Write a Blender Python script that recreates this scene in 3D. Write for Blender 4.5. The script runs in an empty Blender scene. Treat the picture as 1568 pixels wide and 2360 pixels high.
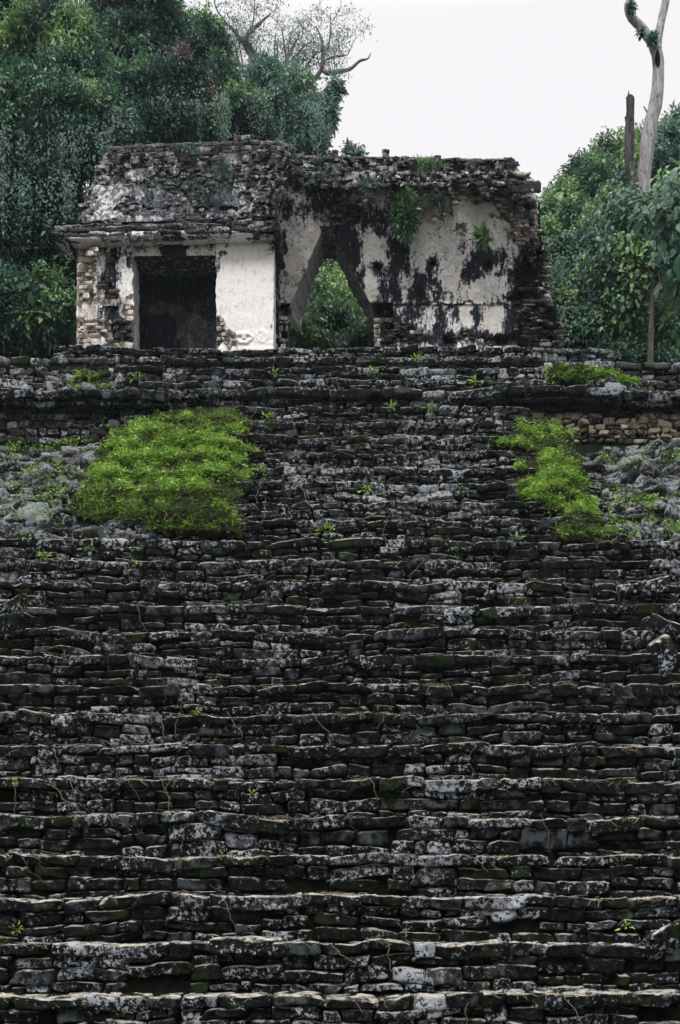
import bpy, math, random
import numpy as np
C = bpy.context.scene.collection
sc = bpy.context.scene
rng = np.random.default_rng(7)
R = math.radians
# ------------------------------------------------------------------ camera, sky, sun, exposure
EYE = 1.7
FP = 2540.0                      # focal length for a 1568 unit wide picture
HX, HY = 784.0, 2050.0           # principal point / horizon in the same units
cam = bpy.data.cameras.new("camera"); co = bpy.data.objects.new("camera", cam); C.objects.link(co)
co.location = (0, 0, EYE); co.rotation_euler = (R(90), 0, 0)
cam.sensor_fit = 'HORIZONTAL'; cam.sensor_width = 36; cam.lens = 36 * FP / 1568
cam.shift_y = (HY - 1180) / 1568
cam.clip_end = 600; cam.clip_start = 0.1
sc.camera = co
world = bpy.data.worlds.new("World"); sc.world = world; world.use_nodes = True
wn = world.node_tree.nodes; wl = world.node_tree.links
bg = wn['Background']
sky = wn.new('ShaderNodeTexSky'); sky.sky_type = 'NISHITA'; sky.sun_disc = False
SUN_EL, SUN_AZ = 48, 200         # overcast: broad sun behind the camera
sky.sun_elevation = R(SUN_EL); sky.sun_rotation = R(SUN_AZ)
tc = wn.new('ShaderNodeTexCoord'); sx = wn.new('ShaderNodeSeparateXYZ'); wl.new(tc.outputs['Generated'], sx.inputs[0])
mr = wn.new('ShaderNodeMapRange'); wl.new(sx.outputs['Z'], mr.inputs['Value'])
mr.inputs['From Min'].default_value = .62; mr.inputs['From Max'].default_value = 1.0
mr.inputs['To Min'].default_value = 1.0; mr.inputs['To Max'].default_value = 4.2
ov = wn.new('ShaderNodeVectorMath'); ov.operation = 'SCALE'
ov.inputs[0].default_value = (7.5, 7.25, 7.4); wl.new(mr.outputs[0], ov.inputs['Scale'])
mx = wn.new('ShaderNodeMix'); mx.data_type = 'RGBA'; mx.inputs['Factor'].default_value = .93   # cloud deck over the blue
wl.new(sky.outputs[0], mx.inputs['A']); wl.new(ov.outputs[0], mx.inputs['B'])
wl.new(mx.outputs['Result'], bg.inputs['Color']); bg.inputs['Strength'].default_value = 0.1
sun = bpy.data.lights.new("sun", 'SUN'); so = bpy.data.objects.new("sun", sun); C.objects.link(so)
sun.energy = 2.2; sun.angle = R(25); sun.color = (1, .98, .95)
so.rotation_euler = (R(90 - SUN_EL), 0, R(180 - SUN_AZ) )
sc.view_settings.view_transform = 'Standard'; sc.view_settings.look = 'None'
sc.view_settings.exposure = 0.42; sc.view_settings.gamma = 1
sc.cycles.max_bounces = 5; sc.cycles.diffuse_bounces = 3; sc.cycles.transparent_max_bounces = 4

# ------------------------------------------------------------------ helpers
def W(px, py, d):
    px, py, d = [v.astype(float) for v in np.broadcast_arrays(px, py, d)]
    return np.stack([(px - HX) * d / FP, d, EYE + (HY - py) * d / FP], -1)
def PX(px, d): return (px - HX) * d / FP
def PZ(py, d): return EYE + (HY - py) * d / FP
_tab = np.random.default_rng(3).random(65536)
def vn(p, seed=0):
    """smooth value noise 0..1 at points p (...,3)"""
    p = np.asarray(p, float); i = np.floor(p).astype(np.int64); f = p - i; f = f * f * (3 - 2 * f)
    def h(dx, dy, dz):
        k = (i[..., 0] + dx) * 73856093 ^ (i[..., 1] + dy) * 19349663 ^ (i[..., 2] + dz) * 83492791 ^ (seed * 2654435 + 1013)
        k = (k ^ (k >> 13)) * 1274126177
        return _tab[(k ^ (k >> 16)) & 65535]
    x, y, z = f[..., 0], f[..., 1], f[..., 2]
    a = h(0,0,0)*(1-x)+h(1,0,0)*x; b = h(0,1,0)*(1-x)+h(1,1,0)*x
    c = h(0,0,1)*(1-x)+h(1,0,1)*x; d = h(0,1,1)*(1-x)+h(1,1,1)*x
    return (a*(1-y)+b*y)*(1-z)+(c*(1-y)+d*y)*z
def fbm(p, seed=0, o=4):
    p = np.asarray(p, float); s = 0; a = 1; t = 0
    for k in range(o):
        s = s + a * vn(p * 2.03**k, seed + k); t += a; a *= .55
    return s / t
def P3(a, b, c=0):
    return np.stack([v.astype(float) for v in np.broadcast_arrays(a, b, c)], -1)
def sstep(a, b, x):
    t = np.clip((x - a) / (b - a), 0, 1); return t * t * (3 - 2 * t)

class Acc:
    def __init__(s): s.v = []; s.q = []; s.t = []; s.a = []; s.n = 0; s.mq = []; s.mt = []
    def add(s, v, quads=None, tris=None, attr=None, mi=0):
        v = np.asarray(v, float).reshape(-1, 3); n = len(v)
        if n == 0: return
        if attr is None: attr = np.zeros((n, 3))
        attr = np.broadcast_to(np.asarray(attr, float), (n, 3))
        s.v.append(v); s.a.append(attr)
        if quads is not None and len(quads): s.q.append(np.asarray(quads).reshape(-1, 4) + s.n); s.mq.append(np.full(len(s.q[-1]), mi))
        if tris is not None and len(tris): s.t.append(np.asarray(tris).reshape(-1, 3) + s.n); s.mt.append(np.full(len(s.t[-1]), mi))
        s.n += n
    def build(s, name, mats, parent=None, smooth=True, origin=None):
        me = bpy.data.meshes.new(name)
        v = np.concatenate(s.v); a = np.concatenate(s.a)
        if origin is not None: v = v - np.asarray(origin)
        q = np.concatenate(s.q) if s.q else np.zeros((0, 4), int); t = np.concatenate(s.t) if s.t else np.zeros((0, 3), int)
        me.vertices.add(len(v)); me.vertices.foreach_set('co', v.astype(np.float32).ravel())
        nl = q.size + t.size; me.loops.add(nl)
        me.loops.foreach_set('vertex_index', np.concatenate([q.ravel(), t.ravel()]).astype(np.int32))
        me.polygons.add(len(q) + len(t))
        ls = np.concatenate([np.arange(len(q)) * 4, q.size + np.arange(len(t)) * 3]).astype(np.int32)
        me.polygons.foreach_set('loop_start', ls)
        mi = np.concatenate(s.mq + s.mt).astype(np.int32)
        me.polygons.foreach_set('material_index', mi)
        me.polygons.foreach_set('use_smooth', np.full(len(q) + len(t), smooth))
        at = me.attributes.new('msk', 'FLOAT_COLOR', 'POINT')
        at.data.foreach_set('color', np.concatenate([a, np.ones((len(a), 1))], 1).astype(np.float32).ravel())
        for m in (mats if isinstance(mats, (list, tuple)) else [mats]): me.materials.append(m)
        me.update(calc_edges=True)
        o = bpy.data.objects.new(name, me); C.objects.link(o)
        if origin is not None and parent is None: o.location = origin
        if parent is not None: o.parent = parent
        return o
def tag(o, label=None, cat=None, group=None, kind=None):
    if label: o['label'] = label
    if cat: o['category'] = cat
    if group: o['group'] = group
    if kind: o['kind'] = kind
    return o
def empty(name, label, cat, group=None):
    o = bpy.data.objects.new(name, None); C.objects.link(o); return tag(o, label, cat, group)

def box_template(nx, ny, nz):
    """surface grid of the cube [-1,1]^3 without its back (+w is front). axes u,v,w"""
    vs = []; qs = []
    def face(ax, sgn, na, nb):
        base = len(vs)
        a = np.linspace(-1, 1, na + 1); b = np.linspace(-1, 1, nb + 1)
        for i in range(na + 1):
            for j in range(nb + 1):
                p = [0, 0, 0]; o = [k for k in range(3) if k != ax]
                p[ax] = sgn; p[o[0]] = a[i]; p[o[1]] = b[j]; vs.append(p)
        for i in range(na):
            for j in range(nb):
                q = [base+i*(nb+1)+j, base+(i+1)*(nb+1)+j, base+(i+1)*(nb+1)+j+1, base+i*(nb+1)+j+1]
                flip = (sgn < 0) ^ (ax == 1)
                qs.append(q[::-1] if flip else q)
    face(2, 1, nx, ny); face(0, 1, ny, nz); face(0, -1, ny, nz); face(1, 1, nx, nz); face(1, -1, nx, nz)
    v = np.array(vs); key = np.round(v, 5)
    u, inv = np.unique(key, axis=0, return_inverse=True); inv = inv.reshape(-1)
    return u, inv[np.array(qs)]
TF = box_template(12, 7, 4); TM = box_template(8, 5, 3); TS = box_template(4, 3, 2)

def pack(u0, u1, v0, v1, r, mw=.3, mh=.12, chunk=.9, lip=0, lipw=.45, gap=.008):
    """irregular coursed rubble: rects (uc,vc,hu,hv,islip)"""
    out = []
    top = v1
    if lip:
        u = u0
        while u < u1 - .02:
            w = lipw * math.exp(r.normal(0, .45)); w = min(max(w, .22*lipw), 2.5*lipw, u1 - u)
            hh = lip * r.uniform(.75, 1.3)
            out.append((u + w/2, v1 - hh/2, w/2 - gap, hh/2, 1)); u += w
        top = v1 - lip * .95
    u = u0
    while u < u1 - .02:
        cw = min(chunk * r.uniform(.5, 1.5), u1 - u); H = top - v0
        nr = max(1, int(round(H / mh + r.uniform(-.5, .5))))
        cuts = np.cumsum(r.uniform(.6, 1.4, nr)); cuts = np.concatenate([[0], cuts / cuts[-1]]) * H + v0
        for k in range(nr):
            a, b = cuts[k], cuts[k+1]
            n = max(1, int(round(cw / (mw * (.6 + .6 * (b-a) / mh)) + r.uniform(-.6, .6))))
            cc = np.cumsum(r.uniform(.4, 1.6, n)); cc = np.concatenate([[0], cc / cc[-1]]) * cw + u
            for j in range(n):
                if r.random() < .015: continue
                out.append(((cc[j]+cc[j+1])/2, (a+b)/2 + r.uniform(-.012, .012), (cc[j+1]-cc[j])/2 - gap, (b-a)/2 * r.uniform(.85, 1.05) - gap*.6, 0))
        u += cw
    return np.array(out)

def stones(acc, rects, f, r, depth=.12, w0=0., wj=.03, tmpl=TM, rough=.014, rot=.05, jit=.16, k=9., tint=None, lip_out=.03, freq=6., mi=0, fat=0):
    rects = np.asarray(rects, float)
    if len(rects) == 0: return
    uc, vc, hu, hv, lp = rects.T; N = len(uc)
    T, Q = tmpl
    p = T[None] + np.zeros((N, 1, 1))
    kk = r.uniform(k * .55, k * 1.5, (N, 1))
    nrm = (np.abs(p) ** kk[..., None]).sum(-1) ** (1 / kk)
    p = p / nrm[..., None] * (1 + fat)
    # corner jitter
    cj = r.normal(0, jit, (N, 8, 3)); ci = 0
    q = p.copy(); d = 0
    for sx_ in (-1, 1):
        for sy_ in (-1, 1):
            for sz_ in (-1, 1):
                w = (1 + sx_ * T[:, 0]) * (1 + sy_ * T[:, 1]) * (1 + sz_ * T[:, 2]) / 8
                d = d + w[None, :, None] * cj[:, ci][:, None]; ci += 1
    p = p + d
    hw = depth * r.uniform(.8, 1.1, N)
    lu = p[..., 0] * hu[:, None]; lv = p[..., 1] * hv[:, None]; lw = p[..., 2] * hw[:, None]
    a = r.normal(0, rot, N)[:, None]; b = r.normal(0, rot, N)[:, None]
    lu, lv = lu * np.cos(a) - lv * np.sin(a), lu * np.sin(a) + lv * np.cos(a)
    lu, lw = lu * np.cos(b) - lw * np.sin(b), lu * np.sin(b) + lw * np.cos(b)
    off = w0 - hw + r.uniform(-wj, wj, N) + lp * lip_out
    V = f((uc[:, None] + lu), (vc[:, None] + lv), lw + off[:, None])
    ns = r.uniform(0, 50, (N, 1, 3))
    amp = rough * np.minimum(1, np.minimum(hu, hv) / .04)[:, None]
    s1 = np.stack([vn(V * freq + ns + 9.1 * j, 5 + j) - .5 for j in range(3)], -1) * 2
    s2 = np.stack([vn(V * freq * 2.9 + ns + 3.7 * j, 15 + j) - .5 for j in range(3)], -1) * 1.4
    V = V + (s1 + s2) * amp[..., None]
    if tint is None: tint = r.random(N)
    at = np.stack([np.repeat(r.random(N)[:, None], len(T), 1), np.repeat(np.asarray(tint)[:, None], len(T), 1), np.repeat(lp[:, None], len(T), 1)], -1)
    QQ = (Q[None] + (np.arange(N) * len(T))[:, None, None]).reshape(-1, 4)
    acc.add(V.reshape(-1, 3), quads=QQ, attr=at.reshape(-1, 3), mi=mi)

def gridmesh(acc, X, attr=None, mi=0, flip=False, keep=None):
    n, m = X.shape[:2]
    i = np.arange(n - 1)[:, None] * m + np.arange(m - 1)[None]
    q = np.stack([i, i + 1, i + m + 1, i + m], -1)
    if flip: q = q[..., ::-1]
    if keep is not None: q = q[keep[:-1, :-1] & keep[1:, 1:] & keep[1:, :-1] & keep[:-1, 1:]]
    acc.add(X.reshape(-1, 3), quads=q.reshape(-1, 4), attr=None if attr is None else attr.reshape(-1, 3), mi=mi)
def quadmap(c00, c10, c11, c01):
    c00, c10, c11, c01 = [np.asarray(c, float) for c in (c00, c10, c11, c01)]
    L = (np.linalg.norm(c10-c00) + np.linalg.norm(c11-c01)) / 2; H = (np.linalg.norm(c01-c00) + np.linalg.norm(c11-c10)) / 2
    n = np.cross(c10 - c00, c01 - c00); n /= np.linalg.norm(n)
    def f(u, v, w):
        s = (np.asarray(u) / L)[..., None]; t = (np.asarray(v) / H)[..., None]
        return c00*(1-s)*(1-t) + c10*s*(1-t) + c11*s*t + c01*(1-s)*t + n * np.asarray(w)[..., None]
    return f, L, H
def roughquad(acc, c, step=.06, amp=.02, freq=3, mi=0, attr=(0, 0, 0), seed=0, w=0.):
    f, L, H = quadmap(*c)
    U, V = np.meshgrid(np.linspace(0, L, max(2, int(L/step))), np.linspace(0, H, max(2, int(H/step))))
    p0 = f(U, V, 0*U)
    wd = w + (fbm(p0 * freq, seed, 4) - .5) * 2 * amp
    a = attr(U, V, p0) if callable(attr) else np.broadcast_to(np.array(attr, float), U.shape + (3,))
    gridmesh(acc, f(U, V, wd), a, mi)
def stonequad(acc, c, r, mw=.3, mh=.12, keepf=None, tintf=None, w=0., **kw):
    f, L, H = quadmap(*c)
    pk = {k: kw.pop(k) for k in ('lip', 'lipw', 'chunk', 'gap') if k in kw}
    rc = pack(0, L, 0, H, r, mw, mh, **pk)
    if keepf is not None: rc = rc[keepf(f(rc[:, 0], rc[:, 1], 0*rc[:, 0]))]
    if len(rc) == 0: return
    if tintf is not None: kw['tint'] = tintf(f(rc[:, 0], rc[:, 1], 0*rc[:, 0]))
    stones(acc, rc, f, r, w0=w, **kw)
def boxq(lo, hi):
    x0, y0, z0 = lo; x1, y1, z1 = hi
    return dict(front=[(x0,y0,z0),(x1,y0,z0),(x1,y0,z1),(x0,y0,z1)], back=[(x1,y1,z0),(x0,y1,z0),(x0,y1,z1),(x1,y1,z1)],
                left=[(x0,y1,z0),(x0,y0,z0),(x0,y0,z1),(x0,y1,z1)], right=[(x1,y0,z0),(x1,y1,z0),(x1,y1,z1),(x1,y0,z1)],
                top=[(x0,y0,z1),(x1,y0,z1),(x1,y1,z1),(x0,y1,z1)], bottom=[(x0,y1,z0),(x1,y1,z0),(x1,y0,z0),(x0,y0,z0)])

def tube(acc, pts, rads, sides=8, rough=.12, seed=0, attr=(.5, .5, 0), sub=6, mi=0):
    pts = np.asarray(pts, float); rads = np.asarray(rads, float)
    # catmull-rom
    Pp = np.vstack([2*pts[0]-pts[1], pts, 2*pts[-1]-pts[-2]]); out = []; rr = []
    for i in range(len(pts)-1):
        p0, p1, p2, p3 = Pp[i:i+4]
        for t in np.linspace(0, 1, sub, endpoint=False):
            out.append(.5*((2*p1)+(-p0+p2)*t+(2*p0-5*p1+4*p2-p3)*t*t+(-p0+3*p1-3*p2+p3)*t**3)); rr.append(rads[i]*(1-t)+rads[i+1]*t)
    out.append(pts[-1]); rr.append(rads[-1]); out = np.array(out); rr = np.array(rr)
    tg = np.gradient(out, axis=0); tg /= np.linalg.norm(tg, axis=1)[:, None] + 1e-9
    ref = np.where(np.abs(tg[:, 1:2]) > .9, np.array([[1., 0, 0]]), np.array([[0, 1., 0]]))
    a = np.cross(tg, ref); a /= np.linalg.norm(a, axis=1)[:, None]; b = np.cross(tg, a)
    th = np.linspace(0, 2*np.pi, sides, endpoint=False)
    ring = out[:, None] + rr[:, None, None] * (np.cos(th)[None, :, None]*a[:, None] + np.sin(th)[None, :, None]*b[:, None])
    nz = (fbm(ring * 2.5 + seed, seed, 3) - .5) * 2 * rough
    ring = out[:, None] + (ring - out[:, None]) * (1 + nz[..., None])
    n = len(out); i = np.arange(n-1)[:, None]*sides + np.arange(sides)[None]; j = np.arange(n-1)[:, None]*sides + (np.arange(sides)[None]+1) % sides
    q = np.stack([i, j, j+sides, i+sides], -1).reshape(-1, 4)
    V = np.concatenate([ring.reshape(-1, 3), out[-1:] + tg[-1:]*rr[-1]*.3])
    tr = np.stack([(n-1)*sides + np.arange(sides), (n-1)*sides + (np.arange(sides)+1) % sides, np.full(sides, n*sides)], -1)
    acc.add(V, quads=q, tris=tr, attr=attr, mi=mi)

def norm(v): return v / (np.linalg.norm(v, axis=-1, keepdims=True) + 1e-9)
def leaves(acc, c, dirn, nrm, L, tone, wr=.45, fold=.25, mi=0, big=False):
    """leaf blades: base c, direction dirn, face normal nrm, length L"""
    dirn = norm(dirn); side = norm(np.cross(dirn, nrm)); up = np.cross(side, dirn); L = np.asarray(L)[:, None]; N = len(c)
    if not big:
        mid = c + dirn * L * .42
        V = np.stack([c, mid + side*L*wr*.5 + up*L*fold*.4, c + dirn*L - up*L*.08, mid - side*L*wr*.5 + up*L*fold*.4], 1)
        T = np.array([[0, 1, 2], [0, 2, 3]]); nv = 4
    else:
        prof = [(0, 0), (.18, .36), (.45, .5), (.75, .3), (1, 0)]
        rows = []
        for t, w in prof:
            cen = c + dirn*L*t - up*L*(.35*t*t)
            rows += [cen - side*L*wr*w + up*L*fold*w*.6, cen, cen + side*L*wr*w + up*L*fold*w*.6]
        V = np.stack(rows, 1); nv = 15; T = []
        for k in range(4):
            a = k*3
            for s in (0, 1): T += [[a+s, a+s+1, a+s+4], [a+s, a+s+4, a+s+3]]
        T = np.array(T)
    tr = (T[None] + (np.arange(N)*nv)[:, None, None]).reshape(-1, 3)
    tone = np.broadcast_to(tone, (N,)); rd = rng.random(N)
    at = np.repeat(np.stack([tone, rd, 0*rd], -1)[:, None], nv, 1)
    acc.add(V.reshape(-1, 3), tris=tr, attr=at.reshape(-1, 3), mi=mi)

# ------------------------------------------------------------------ materials
class NT:
    def __init__(s, name):
        s.m = bpy.data.materials.new(name); s.m.use_nodes = True; s.n = s.m.node_tree.nodes; s.l = s.m.node_tree.links
        s.b = s.n['Principled BSDF']; s.out = s.n['Material Output']
        s.co = s.n.new('ShaderNodeTexCoord').outputs['Object']
        a = s.n.new('ShaderNodeAttribute'); a.attribute_name = 'msk'
        x = s.n.new('ShaderNodeSeparateColor'); s.l.new(a.outputs['Color'], x.inputs[0]); s.r, s.g, s.bl = x.outputs
        g = s.n.new('ShaderNodeNewGeometry'); sp = s.n.new('ShaderNodeSeparateXYZ'); s.l.new(g.outputs['Normal'], sp.inputs[0]); s.nz = sp.outputs[2]
    def _in(s, sock, v):
        if isinstance(v, bpy.types.NodeSocket): s.l.new(v, sock)
        elif isinstance(v, (tuple, list)) and len(v) == 3 and sock.type == 'RGBA': sock.default_value = (*v, 1)
        else: sock.default_value = v
    def noise(s, scale, detail=5, rough=.6, stretch=None, off=0, dist=0):
        v = s.co
        if stretch or off:
            mp = s.n.new('ShaderNodeMapping'); s.l.new(v, mp.inputs[0]); mp.inputs['Scale'].default_value = stretch or (1, 1, 1); mp.inputs['Location'].default_value = (off, off*1.7, off*.3); v = mp.outputs[0]
        t = s.n.new('ShaderNodeTexNoise'); s.l.new(v, t.inputs['Vector']); t.inputs['Scale'].default_value = scale
        t.inputs['Detail'].default_value = detail; t.inputs['Roughness'].default_value = rough; t.inputs['Distortion'].default_value = dist
        return t.outputs['Fac']
    def math(s, op, a, b=0., c=0.):
        t = s.n.new('ShaderNodeMath'); t.operation = op
        for k, v in enumerate((a, b, c)): s._in(t.inputs[k], v)
        return t.outputs[0]
    def ss(s, x, a, b, lo=0., hi=1.):
        t = s.n.new('ShaderNodeMapRange'); t.interpolation_type = 'SMOOTHSTEP'; s._in(t.inputs['Value'], x)
        t.inputs['From Min'].default_value = a; t.inputs['From Max'].default_value = b; t.inputs['To Min'].default_value = lo; t.inputs['To Max'].default_value = hi
        return t.outputs[0]
    def mix(s, f, a, b):
        t = s.n.new('ShaderNodeMix'); t.data_type = 'RGBA'; s._in(t.inputs['Factor'], f); s._in(t.inputs['A'], a); s._in(t.inputs['B'], b); return t.outputs['Result']
    def bump(s, h, strength=.6, dist=.02):
        t = s.n.new('ShaderNodeBump'); s.l.new(h, t.inputs['Height']); t.inputs['Strength'].default_value = strength; t.inputs['Distance'].default_value = dist
        s.l.new(t.outputs[0], s.b.inputs['Normal'])
    def done(s, col, rough=.9, spec=.2):
        s._in(s.b.inputs['Base Color'], col); s.b.inputs['Roughness'].default_value = rough; s.b.inputs['Specular IOR Level'].default_value = spec
        return s.m

def rock_mat(name, dark=(.003, .0033, .003), mid=(.012, .0135, .013), lich=(.29, .315, .34), moss=(.012, .020, .005), top=(.44, .41, .36), th=.565, bias=.20, mossth=.56, warm=0., topamt=1., lscale=15, soft=.11):
    t = NT(name)
    n1 = t.noise(lscale, 9, .68); n2 = t.noise(2.2, 4, .6, off=3.1); n3 = t.noise(38, 4, .7, off=7)
    base = t.mix(t.ss(t.noise(14, 6, .7, off=5), .42, .66), dark, mid)
    base = t.mix(t.math('MULTIPLY', t.ss(n2, mossth, mossth+.1), .8), base, moss)
    # lichen: noise + per stone bias + regional bias
    x = t.math('ADD', n1, t.math('MULTIPLY', t.math('SUBTRACT', t.g, .5), bias))
    x = t.math('ADD', x, t.math('MULTIPLY', t.math('SUBTRACT', n3, .5), .55))
    x = t.math('ADD', x, t.math('MULTIPLY', t.math('SUBTRACT', n2, .5), -.16)); x = t.math('ADD', x, t.math('MULTIPLY', t.math('SUBTRACT', t.noise(1.1, 3, .5, off=23), .5), .42))
    y_ = t.math('ADD', t.noise(5.5, 6, .62, off=29), t.math('MULTIPLY', t.math('SUBTRACT', t.r, .5), .22)); base = t.mix(t.math('MULTIPLY', t.ss(y_, .55, .71), .55), base, (lich[0]*.23, lich[1]*.245, lich[2]*.26))
    f = t.ss(x, th, th + soft)
    lc = t.mix(t.r, lich, (lich[0]*.55, lich[1]*.55, lich[2]*.56))
    if warm: lc = t.mix(t.ss(t.r, .5, .95, 0, warm), lc, (.42, .33, .23))
    base = t.mix(f, base, lc)
    # tops: dry humus, pale lichen and grass, lightened further to paint in lit edges
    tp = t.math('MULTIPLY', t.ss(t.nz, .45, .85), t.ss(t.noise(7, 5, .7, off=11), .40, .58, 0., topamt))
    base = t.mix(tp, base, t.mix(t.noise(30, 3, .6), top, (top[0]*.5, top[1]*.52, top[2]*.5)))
    h = t.math('ADD', t.noise(26, 8, .7, off=2), t.math('MULTIPLY', n1, .8))
    t.bump(h, .75, .022)
    return t.done(base, .95, .04)
M = {}
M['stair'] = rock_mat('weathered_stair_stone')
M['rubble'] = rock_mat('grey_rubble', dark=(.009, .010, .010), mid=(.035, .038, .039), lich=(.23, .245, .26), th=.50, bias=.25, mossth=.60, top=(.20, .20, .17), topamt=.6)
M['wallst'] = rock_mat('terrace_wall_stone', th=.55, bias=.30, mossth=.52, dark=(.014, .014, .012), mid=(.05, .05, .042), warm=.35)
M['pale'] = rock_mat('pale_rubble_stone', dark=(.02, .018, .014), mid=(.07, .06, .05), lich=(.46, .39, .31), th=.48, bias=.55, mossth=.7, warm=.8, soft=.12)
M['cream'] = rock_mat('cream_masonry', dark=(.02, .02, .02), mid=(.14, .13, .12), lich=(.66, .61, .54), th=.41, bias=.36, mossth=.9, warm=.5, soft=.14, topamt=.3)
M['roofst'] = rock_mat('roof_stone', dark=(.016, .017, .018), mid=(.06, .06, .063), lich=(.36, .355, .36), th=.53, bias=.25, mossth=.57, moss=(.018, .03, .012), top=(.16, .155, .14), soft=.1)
def soil_mat(name, a=(.004, .004, .0035), b=(.012, .011, .008), c=(.006, .010, .003)):
    t = NT(name); base = t.mix(t.ss(t.noise(9, 8, .7), .4, .65), a, b); base = t.mix(t.ss(t.noise(3, 4, .6, off=4), .5, .65), base, c)
    t.bump(t.noise(20, 8, .75), 1, .04); return t.done(base, 1, .02)
M['core'] = soil_mat('dark_mortar')
M['soil'] = soil_mat('mound_soil', (.010, .009, .006), (.03, .026, .017), (.015, .028, .006))
M['forest'] = soil_mat('forest_floor', (.006, .010, .006), (.014, .022, .010), (.01, .018, .007))
def plaster_mat(name, white=(.76, .74, .72), cream=(.56, .48, .37), grey=(.21, .235, .27), black=(.007, .0075, .009), greyth=.56, blackth=.50, brown=(.22, .175, .13), grime=1.):
    """r = black growth and painted shade, g = thinning towards bare masonry, b = warm tone"""
    t = NT(name)
    big = t.noise(1.1, 5, .6); st = t.noise(1.0, 7, .65, stretch=(9, 9, 1.6)); fine = t.noise(16, 7, .72, off=2); st2 = t.noise(1.0, 6, .7, stretch=(22, 22, 2.6), off=9)
    base = t.mix(t.math('MULTIPLY', t.ss(t.math('ADD', t.bl, t.math('MULTIPLY', t.math('SUBTRACT', big, .5), 1.2)), .25, .85), .9), white, cream)
    base = t.mix(t.math('MULTIPLY', t.ss(fine, .42, .68), .6*grime), base, (.36, .345, .335)); base = t.mix(t.math('MULTIPLY', t.ss(t.noise(5, 6, .7, off=17), .5, .68), .5), base, (.40, .36, .31))
    gx = t.math('ADD', st, t.math('MULTIPLY', t.r, .22)); gx = t.math('ADD', gx, t.math('MULTIPLY', t.math('SUBTRACT', fine, .5), .3))
    base = t.mix(t.ss(gx, greyth, greyth+.10), base, grey)
    base = t.mix(t.ss(t.math('ADD', t.math('ADD', st2, t.math('MULTIPLY', t.g, .3)), t.math('MULTIPLY', t.math('SUBTRACT', fine, .5), .5)), .68, .80), base, brown)
    bx = t.math('ADD', t.math('ADD', t.math('MULTIPLY', st, 2.3), t.math('MULTIPLY', st2, 2.3)), t.math('MULTIPLY', fine, 2.8))
    bx = t.math('ADD', t.math('SUBTRACT', bx, 3.68), t.math('MULTIPLY', t.r, .80))
    spots = t.math('MULTIPLY', t.ss(t.noise(30, 5, .75, off=13), .60, .66), t.ss(t.math('ADD', t.r, t.math('MULTIPLY', big, .5)), .15, .5))
    base = t.mix(t.math('MULTIPLY', t.ss(bx, blackth-.45, blackth-.02), .75), base, (.15, .16, .18))
    base = t.mix(t.math('MAXIMUM', t.ss(bx, blackth-.14, blackth+.06), spots), base, t.mix(t.ss(fine, .4, .6), black, (.018, .020, .026)))
    t.bump(t.math('ADD', t.noise(12, 8, .7, off=5), t.math('MULTIPLY', t.noise(60, 3, .6), .3)), .6, .02)
    return t.done(base, .9, .15)
M['plaster'] = plaster_mat('stained_plaster')
M['cleanpl'] = plaster_mat('pale_plaster', white=(.70, .685, .67), cream=(.66, .60, .51), greyth=.66, blackth=.95, grime=.45)
M['darkpl'] = plaster_mat('shaded_plaster', white=(.045, .045, .05), cream=(.035, .032, .03), grey=(.02, .022, .026), greyth=.5, blackth=.5)  # plaster darkened so the colour carries the shade of the unlit room
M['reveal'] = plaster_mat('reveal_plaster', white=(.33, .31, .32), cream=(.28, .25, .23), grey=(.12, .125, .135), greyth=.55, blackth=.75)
M['roofpl'] = plaster_mat('roof_plaster', white=(.40, .39, .40), cream=(.34, .32, .30), grey=(.075, .08, .085), greyth=.46, blackth=.50, brown=(.03, .03, .026))
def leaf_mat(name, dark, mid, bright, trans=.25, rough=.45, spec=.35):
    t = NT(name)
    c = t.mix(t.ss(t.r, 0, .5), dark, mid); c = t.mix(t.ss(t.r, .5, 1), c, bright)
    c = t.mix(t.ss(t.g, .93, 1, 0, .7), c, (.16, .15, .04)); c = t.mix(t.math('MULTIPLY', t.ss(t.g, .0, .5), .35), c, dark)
    t.done(c, rough, spec)
    tr = t.n.new('ShaderNodeBsdfTranslucent'); t.l.new(c, tr.inputs[0]); ms = t.n.new('ShaderNodeMixShader'); ms.inputs[0].default_value = trans
    t.l.new(t.b.outputs[0], ms.inputs[1]); t.l.new(tr.outputs[0], ms.inputs[2]); t.l.new(ms.outputs[0], t.out.inputs[0]); return t.m
M['leaf'] = leaf_mat('jungle_leaf', (.014, .046, .032), (.058, .155, .095), (.27, .44, .14))
M['leafblue'] = leaf_mat('hazed_blue_leaf', (.045, .11, .095), (.11, .22, .175), (.22, .35, .21))  # blue haze of distance put into the leaf colour
M['leafpale'] = leaf_mat('hazed_pale_leaf', (.10, .16, .14), (.17, .25, .21), (.25, .33, .24))  # paled towards teal, haze painted into the foliage
M['leafbig'] = leaf_mat('broad_leaf', (.024, .07, .044), (.07, .16, .09), (.24, .40, .13))
M['moss'] = leaf_mat('bright_ground_leaf', (.035, .08, .008), (.20, .36, .045), (.42, .62, .13), trans=.3, rough=.6, spec=.3)
M['pink'] = leaf_mat('reddish_leaf', (.06, .035, .03), (.14, .08, .07), (.20, .13, .11))
def bark_mat(name, a, b, c):
    t = NT(name); base = t.mix(t.ss(t.noise(2, 8, .7, stretch=(7, 7, .8)), .4, .62), a, b); base = t.mix(t.ss(t.noise(3, 6, .7, off=4), .55, .66), base, c)
    t.bump(t.noise(3, 8, .7, stretch=(9, 9, 1)), .9, .06); return t.done(base, .9, .1)
M['bark'] = bark_mat('bark', (.05, .045, .04), (.10, .09, .08), (.02, .03, .015))
M['dead'] = bark_mat('bleached_dead_wood', (.20, .19, .195), (.36, .35, .355), (.10, .10, .11))
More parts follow.
